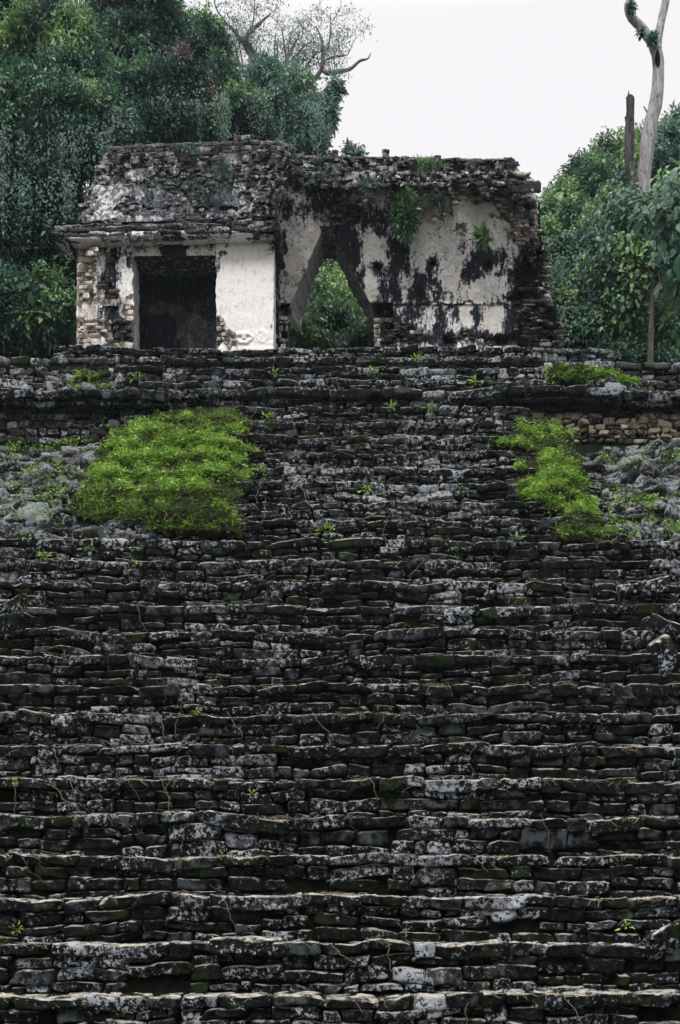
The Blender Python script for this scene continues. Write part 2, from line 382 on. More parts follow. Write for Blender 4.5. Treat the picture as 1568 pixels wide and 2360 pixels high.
M['deaddk'] = bark_mat('dark_dead_wood', (.03, .03, .032), (.08, .078, .082), (.015, .015, .017))
M['limb'] = bark_mat('hazy_limb', (.10, .105, .12), (.17, .165, .175), (.06, .075, .07))  # greyed bark, haze painted into the colour
t = NT('dry_straw'); M['straw'] = t.done(t.mix(t.r, (.10, .08, .055), (.36, .30, .21)), .9, .1)
t = NT('painted_shade'); M['hole'] = t.done((.006, .006, .007), 1, 0)  # near-black standing in for the shade inside the dead trunk

exec_sections = True
# ------------------------------------------------------------------ stair geometry
H = .515
def lipd(i): return 12 + H * i
def lipz(i): return .57 + H * i
def wz(x, i): x = np.asarray(x, float); return (fbm(P3(x*.45, i*3.7), 31, 3) - .5) * .13 + (vn(P3(x*2.2, i*5.1), 37) - .5) * .045
def wy(x, i): x = np.asarray(x, float); return (fbm(P3(x*.5, i*2.9, 9), 41, 3) - .5) * .22
def build_step(i, x0, x1, parent, tmpl, label=None, mw=.30, mh=.115, ledge=False, mat='stair', name='step', steph=H, lipw=.46, dd=0., dz=0., tintlo=0., tinthi=1., rough=.016):
    r = np.random.default_rng(1000 + i * 17 + int(x0 * 10)); a = Acc()
    d = lipd(i) + dd; zt = lipz(i) + dz; zb = zt - steph - .06
    xs = np.arange(x0, x1 + .15, .15); xs[-1] = x1
    # mortar core behind the stones: riser and tread
    def prof(x):
        z = wz(x, i); y = wy(x, i)
        return [np.stack([x, d + .07 + y, zb - .05 + 0*x], -1), np.stack([x, d + .07 + y, zt - .05 + z], -1), np.stack([x, d + .15 + y, zt - .03 + z], -1), np.stack([x, d + H + .25 + 0*y, zt - .02 + z*.7], -1)]
    X = np.stack(prof(xs), 0); X = X + (np.stack([fbm(X*3, 51+j, 2) for j in range(3)], -1) - .5) * .05
    gridmesh(a, X, np.broadcast_to([.5, .3, 0.], X.shape), mi=1, flip=True)
    rc = pack(x0, x1, zb - zt, 0., r, mw=mw, mh=mh, chunk=.9, lip=.14 if not ledge else .19, lipw=lipw)
    def f(u, v, w): return np.stack([u, d + wy(u, i) - w, zt + v + wz(u, i)], -1)
    tint = tintlo + (tinthi - tintlo) * r.random(len(rc))
    reg = fbm(P3(rc[:, 0]*.6, i*.35, 4), 61, 3)
    tint = np.clip(tint + (reg - .5) * 1.1 + .0*rc[:, 4] - .10*(i < 12), 0, 1)
    stones(a, rc, f, r, depth=.13, w0=.02 if not ledge else .06, wj=.035, tmpl=tmpl, tint=tint, rough=rough, rot=.045, jit=.15, lip_out=(.065 if i < 8 else .045 if i < 13 else .02) if not ledge else .16, freq=7)
    # a second, tread course of slabs lying behind the lip
    xs2 = []; u = x0
    while u < x1:
        w = .25 * math.exp(r.normal(0, .4)); xs2.append((u + w/2, -.055, w/2 - .01, .05, 0)); u += w * r.uniform(1, 1.5)
    stones(a, xs2, f, r, depth=.12, w0=-.20, wj=.05, tmpl=TS, rough=rough, jit=.18, tint=r.random(len(xs2)))
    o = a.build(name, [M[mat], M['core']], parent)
    if label: o['label'] = label
    return o
lower = empty('stone_staircase', 'wide dark mossy stone staircase filling the lower half of the picture', 'staircase')
for i in range(-1, 15):
    hx = 8.6
    build_step(i, -hx, hx, lower, TF if i < 6 else TM, mh=.15 if i < 9 else .13, mw=.31)
upper = empty('stone_staircase', 'narrower crumbling stone flight between the two green mounds, below the ledge', 'staircase')
for i in range(15, 23):
    d = lipd(i); x0, x1 = PX(280, d), PX(1390, d)
    if i == 19: x0, x1 = PX(330, d), PX(1330, d)
    if i == 20: x0, x1 = PX(400, d), PX(1290, d)
    if i == 21: x0, x1 = PX(480, d), PX(1240, d)
    if i == 22: x0, x1 = PX(560, d), PX(1225, d)
    build_step(i, x0, x1, upper, TM, mw=.26, mh=.12, rough=.02, lipw=.38)
ledge = empty('stone_ledge', 'long overhanging mossy stone ledge running across the whole terrace', 'ledge')
build_step(23, -10.5, 10.5, ledge, TM, mw=.26, ledge=True, name='ledge_course', steph=.24, dd=-.10, lipw=.5)
top = empty('stone_staircase', 'short top flight of rough courses just under the temple platform', 'staircase')
for i in range(24, 28):
    d = lipd(i)
    x0, x1 = (PX(265 if i < 26 else 130, d), PX(1262, d)) if i < 27 else (PX(122, d), PX(1300, d))
    build_step(i, x0, x1, top, TM, mw=.24, mh=.12, rough=.016, lipw=.34, dz=-.03 if i == 27 else 0)

# terrace walls
def wall_obj(name, label, corners, mat, r, cat='wall', core=True, parent=None, **kw):
    a = Acc()
    if core: roughquad(a, corners, .12, .02, mi=1, attr=(.5, .3, 0), w=-.10)
    stonequad(a, corners, r, **kw)
    o = a.build(name, [M[mat], M['core']], parent)
    if parent is None: tag(o, label, cat)
    return o
def ry(s): return np.random.default_rng(s)
zL = lipz(23) - .20; zS = PZ(1012, 24.05) - .1
wall_obj('terrace_wall', 'dark mossy terrace wall under the ledge, left of the large green mound', [(-10.6, 24.0, zS), (PX(640, 24), 24.0, zS), (PX(640, 24), 24.0, zL), (-10.6, 24.0, zL)], 'wallst', ry(5), mw=.26, mh=.15, rough=.018, tmpl=TM)
wall_obj('terrace_wall', 'terrace wall of pale tan rubble under the ledge, right of the stairs', [(PX(1200, 24), 24.0, zS), (10.6, 24.0, zS), (10.6, 24.0, zL), (PX(1200, 24), 24.0, zL)], 'pale', ry(6), mw=.19, mh=.125, rough=.02, rot=.13, jit=.2, gap=.012, tmpl=TM,
         tintf=lambda p: np.clip(.95 - np.abs(p[:, 2] - 11.86)*1.6 + ry(9).normal(0, .38, len(p)) - .35*(p[:, 0] < PX(1225, 24)), 0, 1))
zT = PZ(832, 25.3); zB = lipz(23) - .1
wall_obj('terrace_wall', 'low rough wall above the ledge at the left edge, beside the temple platform', [(-10.6, 25.2, zB), (PX(275, 25.2), 25.2, zB), (PX(275, 25.2), 25.2, zT), (-10.6, 25.2, zT)], 'wallst', ry(7), mw=.28, mh=.13, lip=.15, rough=.02, lip_out=.08)
wall_obj('terrace_wall', 'low dark wall above the ledge at the right edge, below the jungle', [(PX(1255, 25.2), 25.2, zB), (10.6, 25.2, zB), (10.6, 25.2, PZ(842, 25.2)), (PX(1255, 25.2), 25.2, PZ(836, 25.2))], 'wallst', ry(8), mw=.28, mh=.13, lip=.15, rough=.02, lip_out=.08)
wall_obj('platform_wall', 'stub of pale squared blocks at the right end of the temple platform', [(PX(1225, 25.7), 25.62, PZ(845, 25.62)), (PX(1418, 25.7), 25.75, PZ(845, 25.75)), (PX(1418, 25.7), 25.75, PZ(806, 25.75)), (PX(1225, 25.7), 25.62, PZ(803, 25.62))], 'rubble', ry(9), mw=.2, mh=.13, lip=.08, rough=.014)

# paving tops behind the walls
a = Acc()
for (x0, x1, y0, y1, z) in ((-10.6, 10.6, 23.9, 25.4, lipz(23) - .03), (-10.6, 10.6, 25.22, 27.2, zT - .06), (PX(122, 26), PX(1300, 26), 26.1, 31.5, lipz(27) - .06)):
    roughquad(a, [(x0, y0, z), (x1, y0, z), (x1, y1, z), (x0, y1, z)], .15, .04, attr=(.5, .5, 0))
tag(a.build('platform_paving', M['rubble']), kind='structure')

# rubble slopes on both flanks
def rubble(name, label, x0f, x1f, i0, i1, seed, n, lift=-.02, smin=.07, smax=.26, mat='rubble', kind='stuff'):
    """loose stones lying on a slope; n is the mean stone width in metres"""
    r = ry(seed); a = Acc(); SL = H * math.sqrt(2)
    L = PX(x1f, lipd(i1)) - PX(x0f, lipd(i1)); Hh = (i1 - i0) * SL
    def f(u, v, w):
        u, v, w = np.broadcast_arrays(u, v, w); i = i0 + v / SL; d = lipd(i); s_ = u / L
        x = PX(x0f, d) * (1 - s_) + PX(x1f, d) * s_; und = (fbm(P3(x*1.0, i*.6), 77, 3) - .5) * .55
        k = .7071 * (w + und + lift); return np.stack([x, d + .16 - k, lipz(i) - .16 + k], -1)
    for lay, (mw_, mh_, drop, w0) in enumerate(((n, n*.52, 0, 0.), (n*1.5, n*1.0, .55, .10))):
        rc = pack(0, L, 0, Hh, r, mw_, mh_, chunk=.7, gap=-.004); rc = rc[r.random(len(rc)) >= drop]
        rc[:, 0] += r.normal(0, .03, len(rc)); rc[:, 1] += r.normal(0, .03, len(rc))
        stones(a, rc, f, r, depth=.13, w0=w0, wj=.07, rough=.020, rot=.22, jit=.24, tmpl=TM, k=8)
    g, h = np.meshgrid(np.linspace(0, L, 60), np.linspace(-.1, Hh + .1, 40)); X = f(g, h, 0*g - .14 + .06*(fbm(P3(g*3, h*3), 8, 3)-.5))
    gridmesh(a, X, np.broadcast_to([.5, .3, 0.], X.shape), mi=1)
    return tag(a.build(name, [M[mat], M['core']]), label, 'rubble', kind=kind)
rubble('rubble', 'slope of loose grey rubble left of the large green mound', -260, 345, 14.2, 20.0, 21, .24)
rubble('rubble', 'slope of loose grey rubble right of the smaller green mound', 1330, 1830, 14.2, 20.1, 22, .22)
rubble('rubble', 'band of grey rubble on the ledge at the foot of the upper right mound', 1262, 1492, 23.0, 23.75, 23, .17, lift=.08)
rubble('rubble', 'small heap of grey rubble on the ledge at the upper left', 110, 300, 23.1, 25.2, 24, .2, lift=.08)
# big loose blocks
def boulder(px, py, d, sx_, sy_, sz_, rot, label, seed, mat='stair', tint=.6, group='loose blocks on the stairs'):
    r = ry(seed); a = Acc(); T_, Q_ = box_template(20, 14, 12); p = T_ / ((np.abs(T_)**6).sum(-1)**(1/6))[:, None]
    p = p + r.normal(0, .12, 3) * p[:, [1, 2, 0]] + r.normal(0, .2, 3) * p[:, [2, 0, 1]]
    p = p * np.array([sx_, sz_, sy_]); p = p[:, [0, 2, 1]] * np.array([1, -1, 1]); c, s = math.cos(rot), math.sin(rot)
    p = np.stack([p[:, 0]*c - p[:, 2]*s, p[:, 1], p[:, 0]*s + p[:, 2]*c], -1)
    p = p * (1 + (fbm(p*5 + seed*3, seed, 4) - .5)[:, None] * .55)
    a.add(p, quads=Q_, attr=(.2, tint, 0)); o = a.build('stone_block', M[mat]); o.location = W(px, py, d); return tag(o, label, 'stone', group)
boulder(50, 1405, lipd(11) + .15, .28, .25, .13, .35, 'pale lumpy block tilted on the stairs at the left edge, upper of two', 1)
boulder(28, 1452, lipd(10) + .15, .22, .25, .22, -.2, 'mossy block on the stairs at the left edge, just below a pale tilted one', 2, tint=.35)
boulder(1512, 1352, lipd(11.6) + .1, .20, .2, .12, .3, 'rounded grey boulder resting in the collapsed right side of the stairs', 3)
boulder(1530, 1455, lipd(10) + .1, .30, .25, .13, -.35, 'dark slanting slab lying in the collapsed right side of the stairs', 4, tint=.4)
boulder(1527, 1512, lipd(9) + .1, .15, .2, .25, .25, 'upright pale block leaning in the collapsed right side of the stairs', 5)
boulder(1535, 2172, lipd(1) + .02, .27, .2, .17, .3, 'large pointed lichen covered block on a low step at the right', 6, tint=.55)
boulder(575, 2180, lipd(1) + .02, .36, .2, .10, 0, 'broad low humped block on a low step left of centre', 7, tint=.45)
boulder(33, 888, 25.12, .36, .13, .12, .05, 'large smooth whitish block set in the wall at the far left', 8, tint=1.)

# ------------------------------------------------------------------ green mounds
def in_poly(x, y, poly):
    c = np.zeros(x.shape, bool); n = len(poly); j = n - 1; dist = np.full(x.shape, 1e9)
    for i in range(n):
        xi, yi = poly[i]; xj, yj = poly[j]
        c ^= ((yi > y) != (yj > y)) & (x < (xj - xi) * (y - yi) / ((yj - yi) or 1e-9) + xi)
        dx, dy = xj - xi, yj - yi; t = np.clip(((x-xi)*dx + (y-yi)*dy) / (dx*dx+dy*dy+1e-9), 0, 1)
        dist = np.minimum(dist, np.hypot(x - xi - t*dx, y - yi - t*dy)); j = i
    return c, dist
def mound(label, poly, seed, n, lift=.25, leaf=.05, brown=None, dplane=None, base=-.04, tall=.5):
    poly = np.array(poly, float); x0, y0 = poly.min(0) - 8; x1, y1 = poly.max(0) + 8
    def surf(px, py):
        ins, dist = in_poly(px, py, poly); e = np.where(ins, dist, -dist)
        off = base + (lift + .02) * (.45*sstep(-4, 12, e) + .55*sstep(5, 60, e)) + .09 * (fbm(P3(px*.02, py*.035), seed, 3) - .5) * sstep(0, 20, e) - .12 * sstep(0, -8, e)
        off = off * 1.0
        ii = 0
        # stair-like swell
        if dplane is None: d = (13.13 - off + .10) / (1 - (HY - py) / FP)
        else: d = dplane - off
        if dplane is None:
            ph = (d - 12) / H; d = d - .08 * np.sin(2*np.pi*ph)
        return d, ins, e
    a = Acc()
    gx, gy = np.meshgrid(np.linspace(x0, x1, int((x1-x0)/4)), np.linspace(y1, y0, int((y1-y0)/4)))
    d, ins, e = surf(gx, gy); X = W(gx, gy, d)
    gridmesh(a, X, np.broadcast_to([.5, .5, 0.], X.shape), mi=1, keep=e > -7)
    r = ry(seed); px = r.uniform(x0, x1, n); py = r.uniform(y0, y1, n)
    jx = (fbm(P3(px*.05, py*.05), seed+3, 4) - .5) * 64
    d, ins, e = surf(px, py); k = (r.random(n) < sstep(-6, 26, e + jx)) & (e > -16); px, py, d, e = px[k], py[k], d[k], e[k]
    dens = fbm(P3(px*.035, py*.05), seed+5, 4)
    bare = np.zeros(len(px)) if brown is None else brown(px, py)
    k = r.random(len(px)) < np.clip((dens - .36) * 6, .10, 1) * (1 - .5 * bare); px, py, d, dens, bare = px[k], py[k], d[k], dens[k], bare[k]
    c = W(px, py, d); m = 3
    c = np.repeat(c, m, 0) + r.normal(0, .022, (len(c)*m, 3)); N = len(c); bb = np.repeat(bare, m); dd_ = np.repeat(dens, m)
    hgt = r.random(N) * .05 * np.clip((dd_-.3)*3, .2, 1.2)
    c = c + np.stack([0*hgt, -hgt*.6, hgt*.8], -1)
    dirn = np.stack([r.normal(0, 1, N), r.normal(-.45, .6, N), r.normal(.12, .45, N)], -1)
    nr = np.stack([r.normal(0, .4, N), r.normal(-.5, .4, N), np.full(N, .9)], -1)
    tone = np.clip(.30 + hgt*6 + r.normal(0, .14, N) + (dd_-.5)*1.1 - bb*.32, 0, 1)
    leaves(a, c, dirn, nr, leaf * np.exp(r.normal(0, .3, N)), tone, wr=.55)
    # grass blades and dead stems
    q = r.choice(N, min(N, int(n*.008))); leaves(a, c[q], np.stack([r.normal(0, .3, len(q)), r.normal(-.3, .2, len(q)), np.ones(len(q))], -1), np.tile([0, -1., .2], (len(q), 1)), r.uniform(.1, .2, len(q)), .65, wr=.09)
    if brown is not None:
        q = np.where(bb > .4)[0]; q = q[r.random(len(q)) < .06]
        leaves(a, c[q], np.stack([r.normal(0, 1, len(q)), r.normal(-.3, .2, len(q)), r.normal(0, .6, len(q))], -1), np.tile([0, -1., .2], (len(q), 1)), r.uniform(.1, .25, len(q)), r.random(len(q)), wr=.05, mi=2)
    return tag(a.build('green_mound', [M['moss'], M['soil'], M['straw']]), label, 'ground cover', kind='stuff')
mound('large bright green leafy mound on the left flank of the stairs',
      [(430,943),(520,940),(560,962),(590,985),(560,1010),(592,1042),(560,1075),(592,1095),(572,1118),(555,1150),(548,1185),(552,1234),(430,1230),(330,1226),(240,1215),(175,1190),(170,1150),(190,1090),(215,1050),(232,1020),(265,990),(340,962),(400,948)],
      101, 52000, brown=lambda x, y: sstep(1125, 1165, y + (fbm(P3(x*.03, y*.03), 4, 3)-.5)*70) * (1 - .8*sstep(1195, 1215, y)*(x > 420)) + .75*sstep(.56, .64, fbm(P3(x*.012, y*.03), 14, 3)))
mound('smaller bright green mound trailing down the right flank of the stairs',
      [(1190,965),(1260,965),(1325,998),(1318,1025),(1350,1075),(1352,1110),(1370,1150),(1390,1200),(1402,1248),(1280,1248),(1268,1215),(1290,1185),(1205,1150),(1168,1115),(1228,1092),(1178,1085),(1225,1045),(1130,1022),(1178,1008)],
      102, 27000, brown=lambda x, y: .8*sstep(1170, 1200, y) + .5*sstep(.58, .64, fbm(P3(x*.014, y*.03), 14, 3)), lift=.26)
mound('flat green mound on the ledge at the upper right, above a band of rubble', [(1268,850),(1290,846),(1345,845),(1410,855),(1470,880),(1492,910),(1430,903),(1330,887),(1270,884)], 103, 13000, lift=.2, dplane=24.4, leaf=.055)
mound('thin green strip along the ledge at the upper left', [(138,903),(160,893),(215,889),(255,893),(272,903),(200,907)], 104, 3500, lift=.12, dplane=24.2, leaf=.05)
mound('small green tuft between stones just above the thin green strip', [(170,876),(190,864),(225,862),(248,853),(252,864),(215,874)], 105, 1600, lift=.12, dplane=24.7, leaf=.05)

# ------------------------------------------------------------------ terrain
n = 120
gx, gy = np.meshgrid(np.concatenate([np.linspace(-120, -14, 40), np.linspace(-13, 13, 70), np.linspace(14, 120, 40)]), np.concatenate([np.linspace(-60, 10, 20), np.linspace(10.5, 60, 110), np.linspace(64, 160, 20)]))
def ground(x, y):
    z = np.clip((y - 11.9) * 1.0, 0, 13.2) - .75 * sstep(11.2, 13, y)
    z = np.where(y > 25.6, 12.3, z)
    hill = sstep(-4, -34, x) * sstep(28, 58, y) * 26 + sstep(6, 40, x) * sstep(30, 64, y) * 12 - sstep(36, 80, y) * sstep(14, 0, np.abs(x)) * 6
    return z + hill * 1.0 + (fbm(P3(x*.15, y*.15), 90, 4) - .5) * 1.2 * sstep(26, 34, np.abs(y - 0) + np.maximum(0, np.abs(x) - 10))
X = np.stack([gx, gy, ground(gx, gy)], -1); a = Acc(); gridmesh(a, X, flip=False); tag(a.build('ground', M['forest']), kind='structure')
# ------------------------------------------------------------------ temple ruin
temple = empty('temple_ruin', 'ruined limestone temple with stained plaster walls and a triangular archway', 'temple')
def c1(x, y): return 88.5 + x*.4138, 295 + y*.4138       # two close-up grids used to note where things are
def c2(x, y): return 590 + x*.470, 295 + y*.470
def blobs(px, py, lst, conv, sc_, seed, warp=1.):
    wx = (fbm(P3(px*.06, py*.05, 1), seed, 4) - .5) * 34 * warp; wy_ = (fbm(P3(px*.05, py*.035, 5), seed+7, 4) - .5) * 46 * warp
    out = np.zeros(np.shape(px))
    for (x, y, rx, ry_, amp) in lst:
        cx, cy = conv(x, y); q = ((px + wx - cx) / (rx*sc_))**2 + ((py + wy_ - cy) / (ry_*sc_))**2
        out = np.maximum(out, amp * np.clip(1.25 - .75*q**.8, 0, 1))
    return out
def panel(acc, xl, xr, y0, y1, dfn, step=2., amp=.02, stain=None, bare=None, warm=None, push=None, thick=.035, seed=0, mi=0):
    n = max(2, int((y1-y0)/step)); py = np.linspace(y1, y0, n)
    L = np.array([xl(y) for y in py]); Rr = np.array([xr(y) for y in py])
    m = max(2, int(np.max(Rr - L)/step)); s = np.linspace(0, 1, m)[None]
    px = L[:, None] + (Rr - L)[:, None]*s; py = py[:, None] + 0*px
    z = 0*px; st = stain(px, py) if stain else z; ba = bare(px, py) if bare else z; wa = warm(px, py) if warm else z
    nf = (fbm(P3(px*.035, py*.035, seed), seed, 5) - .5) * 2 * amp
    w = nf + thick * (1 - ba) - .10 * ba
    if push: w = w - push(px, py)
    X = W(px, py, dfn(px, py) - w)
    gridmesh(acc, X, np.stack([st + z, ba + z, wa + z], -1), mi=mi)
def pstones(acc, x0, x1, y0, y1, dfn, r, keepf=None, mw=26, mh=11, tintf=None, w0=0., **kw):
    rc = pack(x0, x1, -y1, -y0, r, mw, mh, chunk=70, gap=.8)
    if keepf is not None: rc = rc[keepf(rc[:, 0], -rc[:, 1])]
    if tintf is not None: kw['tint'] = tintf(rc[:, 0], -rc[:, 1])
    kw = {**dict(depth=.09, wj=.014, rough=.010, rot=.03, jit=.10, tmpl=TM, k=10), **kw}
    stones(acc, rc, lambda u, v, w: W(u, -v, dfn(u, -v) - w), r, w0=w0, **kw)
cst = lambda v: (lambda *a: v)
dF = lambda px, py: 26.3 + (632 - px)/454*.3 + 0*py
zP = lipz(27) - .06
# --- left pier
r = ry(31); a = Acc()
xl = lambda y: 177 + (vn(P3(y*.15, 3.)) - .5)*3; xr = lambda y: 305 + (vn(P3(y*.13, 7.)) - .5)*5 + sstep(560, 800, y)*5
def bareL(px, py):
    b = sstep(0, 9, (233 + (fbm(P3(py*.05, 2.), 3, 3)-.5)*50) - px)
    b = np.maximum(b, sstep(0, 5, py - (742 + (fbm(P3(px*.06, 2.), 5, 3)-.5)*26)))
    b = np.maximum(b, blobs(px, py, [(420, 700, 30, 50, 1.3), (370, 930, 45, 60, 1.3), (300, 620, 60, 40, 1.2), (505, 1010, 22, 60, 1.2)], c1, .4138, 9))
    b = b * (1 - blobs(px, py, [(290, 1030, 75, 50, 1.5), (320, 1195, 55, 28, 1.4)], c1, .4138, 12, .3))
    return np.clip(b, 0, 1)
stL = lambda px, py: blobs(px, py, [(410, 860, 45, 230, 1.0), (440, 700, 40, 60, 1.), (460, 1130, 70, 70, .9), (400, 1000, 60, 90, .9), (515, 740, 20, 60, .8)], c1, .4138, 21)
panel(a, xl, xr, 566, 822, dF, 1.8, .012, stL, bareL, lambda px, py: .55*sstep(250, 200, px), seed=4)
pstones(a, 177, 308, 566, 804, dF, r, keepf=lambda x, y: bareL(x, y) > .3, mi=1, tintf=lambda x, y: np.clip(.85 - stL(x, y)*.95 + ry(4).normal(0, .15, len(x)), 0, 1))
bx0 = W(177, 820, 26.6)[0]; bx1 = W(307, 820, 26.52)[0]; zt = PZ(566, 26.5)
for c, at in (([(bx1, 26.52, zP), (bx1+.02, 27.35, zP), (bx1+.02, 27.35, zt), (bx1, 26.52, zt)], (.1, 0, .4)), ([(bx0, 30.2, zP), (bx0, 26.62, zP), (bx0, 26.62, zt), (bx0, 30.2, zt)], (.3, 0, .3))):
    roughquad(a, c, .04, .035, attr=at, w=-.03)
    if at[0] > .2: stonequad(a, c, r, mw=.3, mh=.13, depth=.05, rough=.008, mi=1, w=-.025, wj=.01, jit=.06, k=12)
roughquad(a, [(bx1, 27.35, zP), (bx0, 27.35, zP), (bx0, 27.35, zt), (bx1, 27.35, zt)], .2, .02, attr=(.5, 0, 0))
a.build('pier', [M['plaster'], M['cream']], temple)['label'] = 'stone and plaster pier left of the doorway, half stripped'
# --- right pier with the stucco skull
a = Acc(); r = ry(32)
xl = lambda y: 498.5 + (vn(P3(y*.11, 13.)) - .5)*4 + 2*sstep(700, 780, y) + 4*math.exp(-((y-757)/22.)**2) ; xr = lambda y: 632.5 + (vn(P3(y*.12, 17.)) - .5)*2 - 2*sstep(560, 700, y) + (vn(P3(y*.5, 2.))-.5)*3*sstep(580, 566, y)
def skull(px, py):
    """low relief, metres outwards"""
    px = px + (fbm(P3(px*.09, py*.09), 2, 3)-.5)*9; py = py + (fbm(P3(px*.09, py*.09, 4), 2, 3)-.5)*8
    x = (px - 562) / 22; y = (py - 779) / 14
    h = .07 * sstep(1.25, .8, np.hypot(x, y*1.0 + .1))
    for sx_ in (-.48, .48): h = h - .10 * sstep(.34, .22, np.hypot((x - sx_), (y + .18)*.75))
    h = h - .07 * sstep(.16, .08, np.hypot(x + .02, (y - .28)*.6))
    h = h + .03 * sstep(.5, .35, np.abs(x)) * sstep(.2, .1, np.abs(y - .75)) * (1 + .8*np.sin(x*22))
    q = np.hypot((px - 604)/14., (py - 774)/16.); h = h + .022 * sstep(.35, .1, np.abs(q - .75)) + .02 * sstep(.45, .2, q)
    q = np.hypot((px - 522)/9., (py - 778)/14.); h = h + .045 * sstep(.35, .15, np.abs(q - .7))
    return h*.5 + .03 * sstep(797, 800, py) + .02*(fbm(P3(px*.12, py*.12), 44, 3)-.5)*sstep(758, 768, py)
def bareR(px, py):
    b = sstep(0, 4, 508 + 12*np.exp(-((py-760)/30)**2) - px + (fbm(P3(py*.09, 4.), 8, 3)-.5)*14) * sstep(725, 745, py)
    b = np.maximum(b, sstep(0, 3, px - 622 + (fbm(P3(py*.1, 9.), 3, 3)-.5)*10) * sstep(590, 575, py))
    return np.clip(np.maximum(b, blobs(px, py, [(1065, 1175, 24, 40, 1.4)], c1, .4138, 17, .4)), 0, 1)
stR = lambda px, py: blobs(px, py, [(1000, 745, 30, 60, .9), (1020, 700, 40, 22, 1.0), (1003, 1100, 20, 80, 1.1), (1075, 1180, 22, 40, 1.1), (1060, 650, 30, 25, .6)], c1, .4138, 23, .5) + .16*sstep(575, 553, py) + .30*np.exp(-((py - 798)/5.)**2)*(px > 512)
panel(a, xl, xr, 550, 822, dF, 1.3, .012, stR, bareR, lambda px, py: .30*sstep(690, 760, py) + .25*sstep(620, 560, py), push=lambda x, y: -skull(x, y), seed=14)
pstones(a, 499, 634, 550, 803, dF, r, keepf=lambda x, y: bareR(x, y) > .3, mw=13, mh=9, mi=1, tintf=lambda x, y: np.where(x > 600, .9, .25 + .4*ry(4).random(len(x))))
qx0 = W(500, 820, 26.39)[0]; qx1 = W(631, 820, 26.3)[0]; zt = PZ(550, 26.3)
roughquad(a, [(qx1, 26.29, zP), (qx1, 27.15, zP), (qx1, 27.15, zt), (qx1, 26.29, zt)], .06, .02, attr=(.25, 0, .2), w=0)
roughquad(a, [(qx0, 27.15, zP), (qx0, 26.38, zP), (qx0, 26.38, zt), (qx0, 27.15, zt)], .1, .02, attr=(.6, 0, 0))
roughquad(a, [(qx1, 27.15, zP), (qx0, 27.15, zP), (qx0, 27.15, zt), (qx1, 27.15, zt)], .2, .02, attr=(.5, 0, 0))
a.build('pier', [M['cleanpl'], M['cream']], temple)['label'] = 'broad pale plastered pier with a stucco skull at its foot'
# --- lintel
a = Acc()
stN = lambda px, py: np.clip(1.3*sstep(0, 6, 34 - np.abs(px - 401) + (fbm(P3(py*.2, 1., px*.02), 3, 3)-.5)*16) + .25*sstep(574, 566, py), 0, 1.3)
roughquad(a, [W(270, 590.5, 26.62), W(530, 587.5, 26.42), W(530, 552, 26.42), W(270, 560, 26.62)], .035, .02, attr=lambda U, V, p: np.stack([stN(HX + p[..., 0]*FP/p[..., 1], HY - (p[..., 2]-EYE)*FP/p[..., 1]), 0*U, .45 + 0*U], -1))
roughquad(a, [W(270, 590, 26.64), W(530, 587, 26.44), (W(530, 587, 26.44)+np.array([0, .85, 0])), (W(270, 590, 26.64)+np.array([0, .85, 0]))], .1, .02, attr=(.9, 0, 0))
a.build('lintel', M['plaster'], temple)
# --- cornice: soffit and slab courses
a = Acc(); r = ry(33)
sa, sb, scn, sd = W(150, 547, 26.12), W(642, 531, 25.80), W(634, 557, 26.36), W(172, 572, 26.66)
roughquad(a, [sd, scn, sb, sa], .04, .045, freq=5, attr=lambda U, V, p: np.stack([.25*sstep(.55, .7, fbm(p*1.7, 6, 3)) + .5*sstep(-6.3, -6.9, p[..., 0]), 0*U, .9 + 0*U], -1))
stonequad(a, [sd, scn, sb, sa], r, mw=.55, mh=.6, depth=.06, rough=.02, rot=.02, mi=0, w=.03, jit=.08, gap=.006)
roughquad(a, [W(116, 547, 26.15), W(150, 547, 26.12), W(174, 600, 26.7), W(150, 585, 27.6)], .05, .04, attr=(1, 0, 0))
a.build('soffit', M['cleanpl'], temple)
a = Acc()
cc = [W(116, 546, 26.13), W(644, 530, 25.76), W(641, 505, 25.80), W(124, 521, 26.18)]
roughquad(a, cc, .1, .02, mi=1, attr=(.5, .3, 0), w=-.06)
stonequad(a, cc, r, mw=.34, mh=.11, depth=.14, rough=.02, lip=.07, lipw=.6, lip_out=-.03, tmpl=TM, w=.02)
cc2 = [W(128, 522, 26.25), W(634, 506, 25.95), W(632, 495, 25.99), W(134, 512, 26.29)]
stonequad(a, cc2, r, mw=.5, mh=.09, depth=.16, rough=.02, tmpl=TM)
roughquad(a, [W(128, 516, 26.25), W(634, 500, 25.95), W(634, 500, 25.95)+np.array([0, .7, .02]), W(128, 516, 26.25)+np.array([0, .7, .02])], .15, .03, mi=1, attr=(.5, .3, 0))
ce = [W(644, 532, 25.78), W(644, 532, 25.78)+np.array([.03, 1.3, -.02]), W(641, 497, 25.85)+np.array([.03, 1.3, 0]), W(641, 497, 25.85)]
stonequad(a, ce, r, mw=.3, mh=.13, depth=.1, rough=.02); roughquad(a, ce, .1, .02, mi=1, w=-.05)
roughquad(a, [W(644, 532, 25.78), W(116, 546, 26.15), W(116, 546, 26.15)+np.array([0, .12, 0]), W(644, 532, 25.78)+np.array([0, .12, 0])], .15, .02, mi=1, attr=(.5, .3, 0))
a.build('cornice', [M['roofst'], M['core']], temple)
